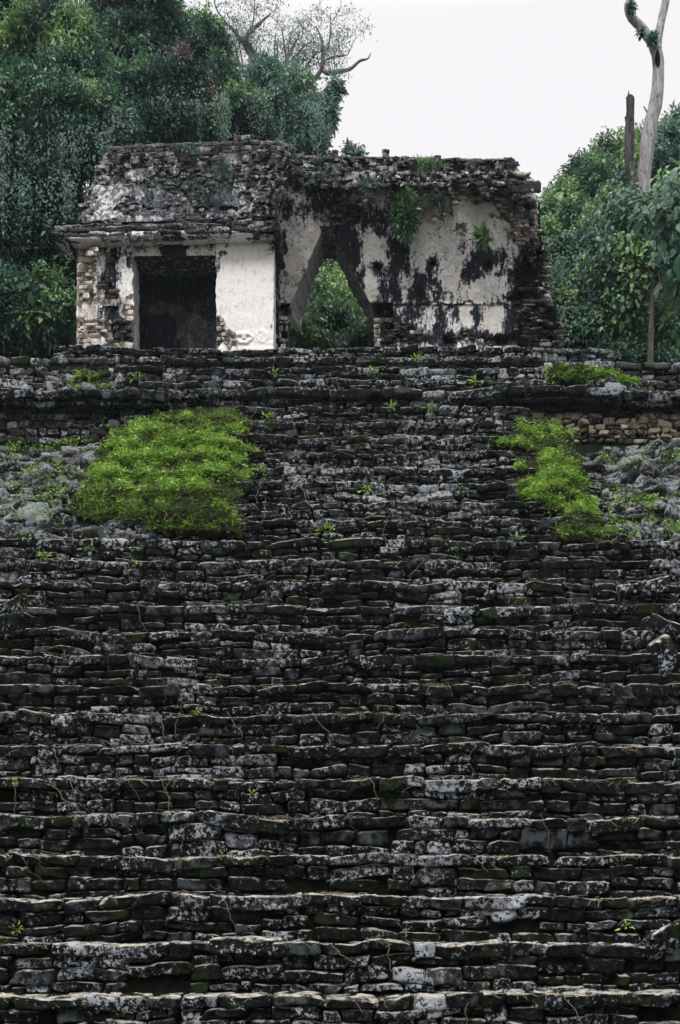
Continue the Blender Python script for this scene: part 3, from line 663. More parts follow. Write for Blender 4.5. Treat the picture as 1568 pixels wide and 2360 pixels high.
# --- sloping roof of the left wing
a = Acc(); r = ry(34)
def rt(px): return np.interp(px, [240, 262, 300, 420, 540, 640, 680], [346, 341, 336, 331, 326, 326, 338])
def rxr(y): return np.interp(y, [326, 349, 378, 431, 500], [684, 679, 664, 639, 631])
def rxl(y): return np.interp(y, [326, 345, 355, 400, 460, 513], [250, 246, 240, 222, 196, 181])
def dR(px, py): return 26.45 + (632 - px)/454*.28 + np.clip((505 - py)/165, 0, 1.1)*1.5
stRo = lambda px, py: np.clip(blobs(px, py, [(880, 330, 200, 110, .9), (640, 240, 60, 40, .5), (700, 430, 200, 60, .6), (1000, 450, 90, 60, .8), (450, 230, 60, 50, .6)], c1, .4138, 43) + .12, 0, 1)
bRo = lambda px, py: np.clip(np.maximum(np.maximum(sstep(392, 376, py), sstep(596, 612, px + (py-400)*.22)), np.maximum(sstep(1.5, 0, (px - (181 + (513-py)*.39) )/18), 1.6*sstep(.52, .60, fbm(P3(px*.03, py*.05), 71, 4)))), 0, 1)
panel(a, rxl, rxr, 352, 516, dR, 1.8, .03, stRo, bRo, seed=8)
pstones(a, 182, 684, 372, 516, dR, r, keepf=lambda x, y: (bRo(x, y) > .35) & (x > rxl(y)) & (x < rxr(y)-3), mw=20, mh=8, mi=1, depth=.1, rough=.014, w0=.015, wj=.02, jit=.16)
for k, (ya, yb, out) in enumerate(((326, 336, .10), (336, 347, .02), (346, 358, .13), (357, 372, .02))):
    rc = pack(244, 680, -yb, -ya, r, mw=34, mh=11, chunk=60, gap=.5)
    sh = lambda x: (rt(x) - 328) * (1 - k/5.) * .9
    rc = rc[(rc[:, 0] > rxl(358 + 0*rc[:, 0]) - 2 - (k < 2)*(-6)) & (rc[:, 0] < rxr(-rc[:, 1]) - 4)]
    stones(a, rc, lambda u, v, w: W(u, -v + sh(u), dR(u, -v) - w), r, depth=.12, w0=out, wj=.03, rough=.02, jit=.16, tmpl=TM, mi=1)
# broken right-hand edge of the roof going back to the inner wall
py = np.linspace(512, 340, 60)[:, None]; s = np.linspace(0, 1, 18)[None]
ed = rxr(py); p0 = W(ed, py, dR(ed, py)); X = p0 + np.stack([0*s + 0*py, s*(28.7 - p0[..., 1]), 0*s + 0*py], -1) * 1.0
X = np.broadcast_to(X, (60, 18, 3)).copy(); X[..., 0] += (fbm(X*5, 5, 3) - .5)*.2 - s*.12
redp = np.exp(-((py - 385)/22.)**2)*sstep(.5, .1, s)
gridmesh(a, X, np.stack([.8 - redp*.9 + 0*X[..., 0], 0*X[..., 0], redp + 0*X[..., 0]], -1))
rc = []; 
for y in np.arange(345, 512, 9.): 
    for j in range(2): rc.append((rxr(y) - 5 + r.normal(0, 3) - j*14, -y + r.normal(0, 1.5), r.uniform(6, 11), r.uniform(3, 5.5), 0))
stones(a, rc, lambda u, v, w: W(u, -v, dR(u, -v) - w), r, depth=.2, w0=.05, wj=.05, rough=.03, jit=.22, tmpl=TM, mi=1, rot=.2, tint=r.uniform(.45, 1, len(rc)))
a.build('roof', [M['roofpl'], M['roofst']], temple)['label'] = 'sloping mansard roof of rough stone over the doorway'
# top slab of whole building, rear
a = Acc()
roughquad(a, [W(246, 358, 28.1), W(1180, 380, 27.95), W(1180, 380, 27.95)+np.array([0, 2.4, -.1]), W(246, 358, 28.1)+np.array([0, 2.4, -.1])], .15, .06)
zt = PZ(372, 28)
for xa, xb in ((bx0, PX(650, 30.3)), (PX(870, 30.3), PX(1262, 28.6))):
    roughquad(a, [(xb, 30.3, zP), (xa, 30.3, zP), (xa, 30.3, zt), (xb, 30.3, zt)], .2, .05)
roughquad(a, [(PX(872, 30.3), 30.0, PZ(590, 30.3)), (PX(648, 30.3), 30.0, PZ(590, 30.3)), (PX(648, 30.3), 30.3, zt), (PX(872, 30.3), 30.3, zt)], .2, .05)
roughquad(a, [(PX(1258, 28.6), 28.5, zP), (PX(1258, 28.6), 30.3, zP), (PX(1258, 28.6), 30.3, PZ(450, 28)), (PX(1235, 28.6), 28.0, PZ(450, 28))], .15, .05)
a.build('rear_wall', M['roofst'], temple)
# finials and loose stones on the roof line
r = ry(35)
for (x0, x1, y0, y1, d) in ((540, 576, 312, 330, 28.0), (752, 779, 346, 366, 28.0), (881, 898, 343, 372, 28.0), (1000, 1017, 358, 372, 28.), (1163, 1180, 362, 374, 28.), (1120, 1150, 366, 376, 28.), (1040, 1110, 364, 374, 28.)):
    a = Acc(); rc = pack(x0, x1, -y1, -y0, r, 15, 9, chunk=60, gap=.1); stones(a, rc, lambda u, v, w: W(u, -v, d - w), r, depth=.16, w0=.16, wj=.02, rough=.02, jit=.10, tmpl=TM, k=9); a.build('finial', M['roofst'], temple)

# --- the exposed inner wall with the corbelled arch
dW = lambda px, py: 28.6 - .95*np.clip((702 - py)/280, 0, 1.15) + 0*px
wob = lambda y, k: (fbm(P3(y*.05, k), 3, 3) - .5)*5
eL = lambda y: np.interp(y, [519, 532, 700, 727, 728, 830], [736, 741, 671, 671, 663, 663]) + wob(y, 1.)
eR = lambda y: np.interp(y, [519, 530, 600, 700, 731, 732, 830], [775, 777, 806, 855, 856, 864, 864]) + wob(y, 2.)
xR = lambda y: np.interp(y, [400, 430, 470, 560, 600, 660, 690, 830], [1222, 1226, 1236, 1246, 1252, 1262, 1268, 1268]) + (vn(P3(y*.2, 5.)) - .5)*6
stainW = [(440, 540, 60, 90, 1.1), (470, 660, 45, 80, 1.1), (520, 770, 26, 80, 1.1), (470, 590, 50, 80, 1.1), (690, 600, 42, 120, 1.05), (690, 760, 30, 90, 1.), (640, 780, 40, 80, .8), (600, 690, 34, 36, 1.0),
          (800, 790, 50, 80, .9), (740, 660, 16, 80, .7), (860, 700, 22, 80, .9), (890, 800, 18, 80, .7), (1120, 640, 70, 45, 1.1), (1060, 700, 50, 50, 1.0), (1010, 590, 26, 40, .8), (1000, 500, 30, 24, .9),
          (1330, 740, 70, 120, 1.3), (1370, 620, 60, 60, 1.0), (1290, 830, 50, 40, 1.1), (1200, 640, 16, 70, .9), (1230, 720, 14, 70, .7), (340, 340, 110, 100, .85), (200, 260, 110, 50, .9), (470, 440, 120, 60, .9),
          (440, 300, 70, 40, .8), (620, 440, 60, 50, .8), (720, 400, 80, 90, .85), (600, 500, 40, 30, .6), (150, 400, 40, 50, .8), (120, 560, 30, 60, 1.2), (230, 400, 80, 30, .6), (120, 870, 60, 20, .9),
          (630, 960, 60, 110, .9), (760, 900, 40, 30, .8), (700, 1010, 90, 50, .9), (905, 960, 26, 90, .85), (970, 900, 18, 50, .7), (1075, 930, 20, 80, .9), (1255, 950, 40, 90, 1.0), (820, 1020, 110, 30, .9), (950, 1040, 50, 30, 1.1), (1130, 1030, 90, 30, .9), (1050, 1000, 50, 20, .7),
          (900, 858, 330, 5, .9)]
paleW = [(1000, 620, 50, 80, .6), (950, 720, 50, 70, .6), (1185, 560, 40, 60, .6), (1120, 780, 90, 50, .8), (820, 640, 30, 60, .5), (560, 780, 32, 80, .9), (575, 600, 36, 70, .7), (590, 640, 60, 18, .6), (720, 760, 26, 70, .7), (1080, 430, 90, 70, .9), (1100, 800, 70, 60, .9), (1040, 920, 34, 60, .9), (1170, 940, 46, 60, .9), (960, 560, 60, 60, .5), (270, 560, 70, 60, .6), (180, 640, 50, 60, .5), (610, 1010, 30, 40, .6), (820, 500, 70, 110, .5)]
def stW(px, py): return np.clip(blobs(px, py, stainW, c2, .47, 51, .8) - blobs(px, py, paleW, c2, .47, 57, .5)*.8 + .12 + .14*sstep(540, 620, py)*(px > 900)*(px < 1200) + .25*sstep(712, 730, py)*(px < 960) + .15*np.exp(-((py-702)/2.5)**2), -.5, 1.3)
def bareW(px, py):
    nz = fbm(P3(px*.03, py*.04), 61, 4)
    b = sstep(0, 10, (448 + (px > 1000)*20 + (px-1100).clip(0)*.55) + (nz-.5)*90 - py) * sstep(830, 930, px)
    b = np.maximum(b, sstep(0, 10, px - 1205 + (nz-.5)*90) ); b = np.maximum(b, sstep(0, 8, (px - 1120)*.9 - (py - 440)*.45 + (nz-.5)*70) * sstep(600, 560, py))
    b = np.maximum(b, blobs(px, py, [(400, 420, 60, 50, 1.3), (480, 380, 90, 40, 1.3), (880, 400, 90, 50, .8), (690, 1010, 130, 40, 1.2), (1060, 1030, 90, 22, 1.2), (600, 900, 30, 50, 1.), (1320, 1000, 50, 60, 1.2)], c2, .47, 63, .8))
    return np.clip(b, 0, 1)
def warmW(px, py): return .35 + .3*(fbm(P3(px*.01, py*.008), 81, 2) - .5) + .25*sstep(500, 440, py)*(px > 900)
def pushW(px, py):
    p = 0*px
    for x, y, rr in ((600, 680, 7), (865, 665, 6), (1140, 668, 6.5), (130, 680, 6)):
        cx, cy = c2(x, y); p = p + .30*sstep(rr + 1.2, rr - 1, np.hypot(px-cx, py-cy) + (vn(P3(px*.2, py*.2))-.5)*3)
    def rect(x0, x1, y0, y1, dd, e=2.): return dd*sstep(-e, e, px-x0 + (vn(P3(py*.2, 3.))-.5)*5)*sstep(-e, e, x1-px)*sstep(-e, e, py-y0 + (vn(P3(px*.2, 3.))-.5)*3)*sstep(-e, e, y1-py)
    p = p + rect(600, 673, 702, 729, .55) + rect(853, 906, 699, 731, .55) + rect(1022, 1046, 774, 792, .4) + rect(1142, 1210, 771, 796, .45)
    p = p + .35*blobs(px, py, [(1330, 730, 60, 100, 1.), (1350, 640, 50, 40, .8), (1280, 830, 40, 20, .8)], c2, .47, 66, .8)
    p = p - .05*sstep(712, 700, py) * sstep(430, 690, py) * 0 - .045*np.exp(-((py-700)/3.)**2)*(px > 880)*(px < 1200)
    return p
a = Acc(); r = ry(36)
kw = dict(step=1.7, amp=.035, stain=stW, bare=bareW, warm=warmW, push=pushW, seed=5)
panel(a, cst(560.), eL, 395, 830, dW, **kw)
panel(a, lambda y: eL(y), lambda y: eR(y), 395, 520, dW, **kw)
panel(a, eR, xR, 395, 830, dW, **kw)
pstones(a, 640, 1268, 395, 822, dW, r, keepf=lambda x, y: (bareW(x, y) > .35) & (pushW(x, y) < .12) & ~((x > eL(y)-6) & (x < eR(y)+6) & (y > 515)) & (x < xR(y)-2), mi=1, mw=19, mh=8, depth=.11, w0=.02, wj=.035, rough=.016, jit=.18,
        tintf=lambda x, y: np.clip(.85 - np.clip(stW(x, y), 0, 1)*.9 + ry(5).normal(0, .12, len(x)), 0, 1))
# reveals of the passage
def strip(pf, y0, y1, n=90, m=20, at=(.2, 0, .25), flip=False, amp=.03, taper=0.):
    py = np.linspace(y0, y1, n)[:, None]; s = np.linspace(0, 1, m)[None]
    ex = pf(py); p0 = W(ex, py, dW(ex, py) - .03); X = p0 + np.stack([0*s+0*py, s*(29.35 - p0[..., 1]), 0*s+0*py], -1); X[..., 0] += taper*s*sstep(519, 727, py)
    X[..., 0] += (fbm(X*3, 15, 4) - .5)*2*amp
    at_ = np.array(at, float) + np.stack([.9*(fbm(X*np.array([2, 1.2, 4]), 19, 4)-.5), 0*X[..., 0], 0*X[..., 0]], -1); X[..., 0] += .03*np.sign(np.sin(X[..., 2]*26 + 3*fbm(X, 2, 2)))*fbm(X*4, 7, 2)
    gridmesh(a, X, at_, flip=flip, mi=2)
strip(eL, 730, 519, at=(-.1, 0, .3), taper=.22); strip(eR, 733, 519, flip=True, at=(.5, 0, .1), taper=-.05)  # painted light: left reveal paler as if lit, right one darker
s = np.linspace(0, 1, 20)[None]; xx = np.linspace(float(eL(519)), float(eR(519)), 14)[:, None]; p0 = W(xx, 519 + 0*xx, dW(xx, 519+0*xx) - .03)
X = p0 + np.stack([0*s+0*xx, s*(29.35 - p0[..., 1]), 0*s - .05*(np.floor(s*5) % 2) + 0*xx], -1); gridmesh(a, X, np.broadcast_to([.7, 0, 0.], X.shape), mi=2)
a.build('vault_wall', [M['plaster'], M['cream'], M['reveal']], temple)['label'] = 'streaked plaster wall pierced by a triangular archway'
# remains of the cross wall, stubs
a = Acc(); r = ry(37)
pstones(a, 632, 664, 729, 815, lambda px, py: 28.25 + 0*px, r, mw=17, mh=12, mi=0, depth=.3, tintf=lambda x, y: .6 + .4*ry(3).random(len(x)), k=7)
roughquad(a, [(PX(634, 28.3), 28.3, zP), (PX(663, 28.3), 28.3, zP), (PX(663, 28.3), 28.3, PZ(731, 28.3)), (PX(634, 28.3), 28.3, PZ(731, 28.3))], .08, .02, mi=1, attr=(.3, .8, 0))
roughquad(a, [(PX(663, 28.3), 28.3, zP), (PX(663, 28.3), 29.6, zP), (PX(663, 28.3), 29.6, PZ(731, 28.3)), (PX(663, 28.3), 28.3, PZ(731, 28.3))], .08, .02, mi=0)
a.build('stub_wall', [M['cream'], M['core']], temple); a = Acc()
pstones(a, 862, 905, 732, 815, lambda px, py: 28.52 + 0*px, r, mw=13, mh=12, mi=0, depth=.1, keepf=lambda x, y: (x < 884) | (ry(2).random(len(x)) < .4), tintf=lambda x, y: .85 - .5*(x > 880) + 0*x)
a.build('stub_wall', [M['cream'], M['core']], temple)
a = Acc()
cx = PX(634, 26.9)
cw = [(cx, 26.9, PZ(720, 26.9)), (cx + .03, 28.7, PZ(720, 26.9)), (cx + .03, 28.7, PZ(540, 26.9)), (cx, 26.9, PZ(540, 26.9))]
stonequad(a, cw, r, mw=.25, mh=.16, depth=.12, rough=.03, mi=0, tint=None); roughquad(a, cw, .08, .04, mi=1)
cw = [(cx - .1, 27.15, zP), (cx - .07, 28.7, zP), (cx - .07, 28.7, PZ(700, 26.9)), (cx - .1, 27.15, PZ(700, 26.9))]; roughquad(a, cw, .08, .04, mi=1)
pstones(a, 634, 655, 540, 612, lambda px, py: 27.3 + 0*px, r, mw=15, mh=11, mi=0, depth=.3, rough=.03, jit=.2, tintf=lambda x, y: .1 + 0*x, keepf=lambda x, y: x < 652 - np.abs(y-580)*.1)
a.build('cross_wall', [M['roofst'], M['core']], temple)
# dark room behind the doorway
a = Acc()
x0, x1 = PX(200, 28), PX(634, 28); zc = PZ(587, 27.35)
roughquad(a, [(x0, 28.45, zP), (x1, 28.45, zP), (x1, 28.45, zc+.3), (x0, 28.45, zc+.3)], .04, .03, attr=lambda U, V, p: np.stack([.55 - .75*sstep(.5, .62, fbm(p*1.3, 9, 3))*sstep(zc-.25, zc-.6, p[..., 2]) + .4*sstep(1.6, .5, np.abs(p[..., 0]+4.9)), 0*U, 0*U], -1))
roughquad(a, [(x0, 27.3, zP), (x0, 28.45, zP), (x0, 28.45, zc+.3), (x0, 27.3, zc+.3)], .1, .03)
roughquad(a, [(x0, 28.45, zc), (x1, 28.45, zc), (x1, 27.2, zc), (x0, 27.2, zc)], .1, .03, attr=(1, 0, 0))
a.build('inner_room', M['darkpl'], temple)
# --- eroded right end: stepped stub of courses
a = Acc(); r = ry(38)
dE = lambda px, py: 27.5 + 0*px + (py < 700)*.0
def xe0(y): return np.interp(y, [690, 720, 790, 820], [1208, 1210, 1214, 1214])
def xe1(y): return np.interp(y, [685, 700, 750, 775, 820], [1262, 1280, 1288, 1297, 1297])
pstones(a, 1205, 1300, 690, 822, dE, r, keepf=lambda x, y: (x > xe0(y)) & (x < xe1(y)), mw=36, mh=9, depth=.22, w0=.05, wj=.08, rough=.02, jit=.16, tintf=lambda x, y: np.clip(.4 + .35*(y > 760)*(x > 1255) + ry(5).normal(0, .2, len(x)), 0, 1), mi=0)
roughquad(a, [W(1208, 822, 27.62), W(1292, 822, 27.62), W(1280, 694, 27.62), W(1208, 694, 27.62)], .1, .04, mi=1)
roughquad(a, [W(1208, 822, 27.62)+np.array([0, 1.0, 0]), W(1208, 822, 27.62), W(1208, 694, 27.62), W(1208, 694, 27.62)+np.array([0, 1., 0])], .1, .04, mi=1)
pstones(a, 1195, 1262, 430, 700, lambda px, py: dW(px, py) - .02, r, keepf=lambda x, y: (x > 1226 + (vn(P3(y*.03, 3.))-.5)*30) & (x < xR(y) + 4 + (vn(P3(y*.1, 3.))-.5)*14), mw=26, mh=9, depth=.2, w0=.04, wj=.10, rough=.025, jit=.2, tintf=lambda x, y: np.clip(.75 - .6*sstep(500, 560, y) + ry(5).normal(0, .18, len(x)), 0, 1), mi=0)
a.build('broken_end', [M['roofst'], M['core']], temple)
# --- upper band and cornice slabs of the right wing
a = Acc(); r = ry(39)
dB = lambda px, py: 27.3 + np.clip((430 - py)/70, -.2, 1.1)*.65 + 0*px
tB = lambda px: np.interp(px, [655, 690, 760, 880, 1000, 1100, 1185, 1195, 1212], [345, 358, 361, 362, 363, 367, 368, 392, 408]) + (vn(P3(px*.06, 1.))-.5)*4
bB = lambda px: np.interp(px, [655, 700, 760, 900, 1100, 1215], [385, 425, 432, 430, 425, 426]) + (fbm(P3(px*.03, 1.), 4, 3)-.5)*16
pl = np.linspace(655, 1214, 260)[:, None]; s = np.linspace(0, 1, 30)[None]; yy = bB(pl) + (tB(pl) - bB(pl))*s; X = W(pl + 0*s, yy, dB(pl, yy) + .07 + (fbm(P3(pl*.05, yy*.05), 7, 3)-.5)*.15)
gridmesh(a, X.transpose(1, 0, 2), np.broadcast_to([.5, .4, 0.], X.transpose(1, 0, 2).shape), mi=0)
pstones(a, 655, 1214, 355, 436, dB, r, keepf=lambda x, y: (y > tB(x)+1) & (y < bB(x)), mw=21, mh=9, depth=.13, w0=.06, wj=.06, rough=.025, jit=.2, tintf=lambda x, y: np.clip(ry(5).random(len(x))*.9 - .15*(x < 760), 0, 1), mi=0)
u = 700.
while u < 1190:      # projecting slabs
    w = r.uniform(18, 60); stones(a, [(u + w/2, -(bB(u + w/2) - 2 + r.uniform(-2, 2)), w/2 - .7, r.uniform(3, 5), 0)], lambda U, V, w_: W(U, -V, 27.3 - w_), r, depth=.28, w0=.26, wj=.08, rough=.025, jit=.13, tmpl=TF); u += w
u = 690.
while u < 1180:
    w = r.uniform(18, 70); stones(a, [(u + w/2, -(tB(u + w/2) + 2), w/2 - .7, r.uniform(2.5, 4), 0)], lambda U, V, w_: W(U, -V, 27.95 - w_), r, depth=.25, w0=.12, wj=.04, rough=.02, jit=.13, tmpl=TM); u += w
stones(a, [(1208, -431, 38, 13, 0)], lambda U, V, w_: W(U, -V - (U-1214)*.04, 27.1 - w_), r, depth=.45, w0=.3, wj=.0, rough=.03, jit=.08, tmpl=TF, tint=np.array([.2]))
stones(a, [(1160, -421, 38, 6, 0), (1206, -450, 20, 7, 0), (1160, -440, 20, 5, 0), (1190, -405, 16, 5, 0), (1104, -438, 17, 8, 0), (1105, -448, 24, 5, 0), (1225, -458, 14, 8, 0)], lambda U, V, w_: W(U, -V, 27.45 - w_), r, depth=.3, w0=.2, wj=.04, rough=.03, jit=.12, tmpl=TF)
a.build('upper_frieze', M['roofst'], temple)['label'] = 'ragged dark stone frieze crowning the vault wall'
# ------------------------------------------------------------------ vegetation
def crown(acc, lobes, r, L=.16, dens=34, droop=.55, m=13, spread=.17, wr=.45, mi=0, tone0=.38, hole=.33, big=False, inner=True, tspread=.2, lod=1.5):
    """lobes in picture units: (px, py, d, rx, ry, rd_m)"""
    for (px, py, d, rx, ry_, rd) in lobes:
        c = W(px, py, d); rx, rz = .84*rx*d/FP, .84*ry_*d/FP
        area = 4*np.pi*((rx*rz)**1.6/3 + (rx*rd)**1.6/3 + (rz*rd)**1.6/3)**(1/1.6)
        def scat(n, lo, hi, LL, mm, tn, frontbias=True):
            v = norm(r.normal(0, 1, (n, 3)))
            if frontbias: k = (v[:, 1] < .25) | (r.random(n) < .3); v = v[k]
            rad = r.uniform(lo, hi, len(v)) ** .6
            rad = rad * (1 + .85*(fbm(v*2.3 + px*.01, int(px) % 97, 3) - .5) + .5*(fbm(v*6 + px*.01, int(px) % 89, 2) - .5))
            s = c + v * np.array([rx, rd, rz]) * rad[:, None]
            k = fbm(s*.9 + 5, 33, 3) > hole
            if not frontbias: k[:] = True
            v, s = v[k], s[k]; N = len(s)
            if N == 0: return
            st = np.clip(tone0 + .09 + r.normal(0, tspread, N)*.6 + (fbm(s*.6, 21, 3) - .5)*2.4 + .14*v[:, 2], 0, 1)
            sp = norm(v*np.array([1, 1, .5]) + r.normal(0, .5, (N, 3)))   # twig direction
            S = np.repeat(s, mm, 0); tt = np.tile(np.linspace(-1, 1, mm), N)[:, None]
            S = S + np.repeat(sp, mm, 0) * tt * spread + r.normal(0, spread*.45, S.shape); S[:, 2] -= np.abs(tt[:, 0])**2 * spread * .8
            o = np.repeat(v, mm, 0)
            dr = norm(o*.5 + np.repeat(sp, mm, 0)*.35 + np.array([0, 0, -droop]) + r.normal(0, .55, S.shape))
            nr = norm(o*.55 + np.array([0, -.15, .75]) + r.normal(0, .35, S.shape))
            leaves(acc, S, dr, nr, LL * np.exp(r.normal(0, .25, len(S))), np.clip(np.repeat(st, mm) + r.normal(0, .08, len(S)), 0, 1), wr=wr, mi=mi, big=big)
        scat(int(area*dens*lod), .68, 1.08, L*(.82 if not big else 1), m, tone0)
        if inner: scat(int(area*9), .12, .5, L*1.9, 9, 0, False)
def vines(acc, r, spans, L=.09, mi=0, tone=.30):
    """hanging strands: (px0, px1, py_top, length_px, d, count)"""
    for (x0, x1, yt, ln, d, n) in spans:
        for k in range(int(n*.6)):
            x = x0 + (x1-x0)*(.5 + .5*math.sin(r.uniform(0, 40)))*.999; x += r.normal(0, 6); l = ln*r.uniform(.2, 1.1); q = int(l*d/FP/.045) + 2
            y = yt + r.normal(0, 10) + np.linspace(0, l, q); xx = x + np.cumsum(r.normal(0, .6, q)); dd_ = d + r.normal(0, .25) + 0*y
            S = W(xx, y, dd_) + r.normal(0, .05, (q, 3)); tb = np.clip(tone + r.normal(0, .15), 0, 1)
            leaves(acc, S, np.stack([r.normal(0, .6, q), r.normal(-.4, .3, q), r.normal(-.9, .3, q)], -1), np.stack([r.normal(0, .4, q), np.full(q, -.8), np.full(q, .6)], -1), L*np.exp(r.normal(0, .25, q)), np.clip(tb + r.normal(0, .1, q), 0, 1), mi=mi)
def gz(px, d): x = PX(px, d); return float(ground(np.array(x), np.array(float(d))))
def tree(label, lobes, seed, trunk=None, mats=('leaf',), group='trees around the temple', name='tree', cat='tree', vn_=None, limbs=(), tw=.2, extra=None, **kw):
    r = ry(seed); base = trunk[0] if trunk else (lobes[0][0], lobes[0][2])
    e = empty(name, label, cat, group); d0 = base[1]; bz = gz(base[0], d0) - .3; o = np.array([PX(base[0], d0), d0, bz])
    e.location = o
    a = Acc(); top = trunk[1] if trunk else (lobes[0][0], lobes[0][1])
    tp = W(top[0], top[1], d0); mid = (o + tp)/2 + np.array([r.normal(0, .3), 0, 0])
    tube(a, [o, mid, tp], [tw*1.3, tw, tw*.6], 9, seed=seed)
    for lb in lobes[:14]:
        c = W(lb[0], lb[1], lb[2]); s = o + (tp - o)*(r.uniform(.4, .95) if 'pale trunk' not in label else r.uniform(.85, 1)); tube(a, [s, (s + c)/2 + r.normal(0, .25, 3), c], [tw*.45, tw*.3, tw*.12], 6, seed=seed)
    for (pts, rad) in limbs: tube(a, [W(*p) for p in pts], rad, 6, seed=seed, sub=5)
    a.build('trunk', M['limb' if 'bare limbed' in label else 'bark'], e, origin=o)
    a = Acc(); crown(a, lobes, r, **kw)
    if vn_: vines(a, r, vn_)
    if extra: extra(a, r)
    a.build('crown', [M[m_] for m_ in mats], e, origin=o)
    return e
J = lambda *a: list(a)
def blobset(r, pts, jit=14):
    return [(x + r.normal(0, jit), y + r.normal(0, jit), d + r.normal(0, .4), rx, ry_, rd) for (x, y, d, rx, ry_, rd) in pts]
# left side, nearest: tall creeper covered trees
tree('tall tree smothered in dark creepers in the top left corner', [(-60, 40, 33.5, 110, 100, 1.6), (60, 30, 34, 110, 90, 1.5), (-40, 170, 33, 100, 100, 1.5), (70, 130, 33.5, 90, 80, 1.3)], 201, ((40, 34.5), (40, 60)), vn_=[(-20, 150, 150, 120, 32.3, 60)], L=.16, tone0=.36)
tree('feathery lighter green tree arching over the creepers at the upper left', [(130, 70, 33, 85, 70, 1.2), (180, 110, 32.6, 70, 75, 1.1), (205, 190, 32.5, 60, 60, 1.), (150, 180, 32.2, 80, 60, 1.)], 202, ((150, 33.8), (150, 110)), L=.17, wr=.3, tone0=.50, droop=.8, m=16)
tree('dark tree hung with curtains of vines left of the temple roof', [(60, 260, 31.5, 100, 90, 1.3), (150, 270, 31.3, 90, 80, 1.2), (220, 270, 31.2, 70, 60, 1.1), (20, 360, 31, 90, 80, 1.2), (120, 360, 31, 90, 80, 1.1), (200, 340, 31, 70, 60, 1.), (270, 300, 31.5, 50, 45, .9)], 203, ((130, 32), (130, 300)), vn_=[(0, 260, 300, 140, 29.9, 110), (180, 300, 250, 90, 30.3, 50)], L=.15, tone0=.34)
tree('shadowy bushy tree left of the temple wall', [(10, 470, 30.5, 90, 80, 1.1), (110, 470, 30.8, 80, 80, 1.), (60, 560, 30.5, 100, 80, 1.), (150, 560, 30.8, 60, 70, .8), (110, 420, 30.5, 90, 60, 1.)], 204, ((60, 31.5), (60, 520)), vn_=[(0, 170, 400, 130, 29.3, 70)], L=.145, tone0=.30)
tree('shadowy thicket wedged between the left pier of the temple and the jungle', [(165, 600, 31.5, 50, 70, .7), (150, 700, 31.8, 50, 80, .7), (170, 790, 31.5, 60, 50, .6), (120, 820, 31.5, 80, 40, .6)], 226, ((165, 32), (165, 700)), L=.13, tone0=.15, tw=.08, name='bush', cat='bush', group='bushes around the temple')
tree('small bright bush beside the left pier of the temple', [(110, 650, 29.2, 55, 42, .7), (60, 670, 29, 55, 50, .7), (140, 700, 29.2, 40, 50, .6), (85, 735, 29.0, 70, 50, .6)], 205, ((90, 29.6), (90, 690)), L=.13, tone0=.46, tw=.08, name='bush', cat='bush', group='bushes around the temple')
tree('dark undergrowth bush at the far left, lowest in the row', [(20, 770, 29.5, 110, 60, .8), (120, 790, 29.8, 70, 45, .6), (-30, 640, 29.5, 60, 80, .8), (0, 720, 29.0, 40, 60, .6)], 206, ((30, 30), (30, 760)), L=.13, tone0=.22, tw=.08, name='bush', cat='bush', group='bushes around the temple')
tree('dense tree draped in creepers right of the feathery one, top cut by the frame', [(300, 20, 38, 110, 90, 1.8), (370, 80, 38, 80, 80, 1.6), (290, 130, 37.5, 90, 80, 1.5), (350, 170, 37.3, 90, 70, 1.5), (430, 150, 37.6, 60, 70, 1.3)], 207, ((310, 39), (310, 60)), vn_=[(240, 440, 130, 150, 35.9, 90)], L=.18, tone0=.38)
tree('broad dark creeper clad tree directly behind the temple roof', [(290, 250, 36, 80, 80, 1.4), (380, 250, 36.2, 80, 80, 1.4), (460, 270, 36.5, 70, 80, 1.3), (340, 310, 35.5, 90, 50, 1.2), (430, 310, 35.6, 90, 50, 1.2)], 208, ((380, 37), (380, 260)), vn_=[(280, 520, 220, 110, 34.8, 100)], L=.17, tone0=.34)
tree('rounded tree stepping down behind the temple roof, left of the hazy tree', [(480, 130, 40, 55, 60, 1.5), (508, 195, 40, 50, 52, 1.4), (548, 240, 40, 50, 48, 1.3), (540, 270, 39.5, 65, 55, 1.3), (590, 290, 39.5, 40, 50, 1.1), (470, 95, 40.2, 40, 40, 1.)], 209, ((520, 41), (520, 200)), vn_=[(470, 610, 210, 120, 38.4, 80)], L=.18, tone0=.42)
def pinkx(a, r):
    for (x, y, s) in ((420, 122, 16), (487, 222, 18), (495, 255, 12)):
        n = 420; c = W(x, y, 35.2) + r.normal(0, 1, (n, 3))*np.array([s, 12, s*1.1])*35/FP*.7
        leaves(a, c, r.normal(0, 1, (n, 3)), np.tile([0, -.6, .6], (n, 1)), r.uniform(.05, .12, n), r.random(n), mi=1)
tree('slender tree with reddish flower heads among the creepers behind the roof', [(425, 200, 36, 42, 60, .9), (470, 215, 36, 36, 50, .8)], 210, ((440, 36.4), (440, 210)), mats=('leaf', 'pink'), extra=pinkx, L=.17, tone0=.40, tw=.1)
tree('hazy bluish tree with hanging foliage behind the middle of the temple', [(620, 210, 46, 60, 55, 1.6), (680, 235, 46, 60, 60, 1.6), (640, 280, 45.5, 70, 60, 1.5), (700, 300, 45.5, 45, 50, 1.2), (745, 255, 46, 34, 34, .9), (772, 205, 46, 16, 14, .4), (700, 345, 45, 60, 30, 1.), (730, 320, 45.5, 20, 40, .6)], 211, ((660, 47), (660, 230)), mats=('leafblue',), vn_=[(590, 740, 240, 110, 44.2, 90), (735, 775, 268, 40, 45, 12)], L=.20, tone0=.42, dens=28)
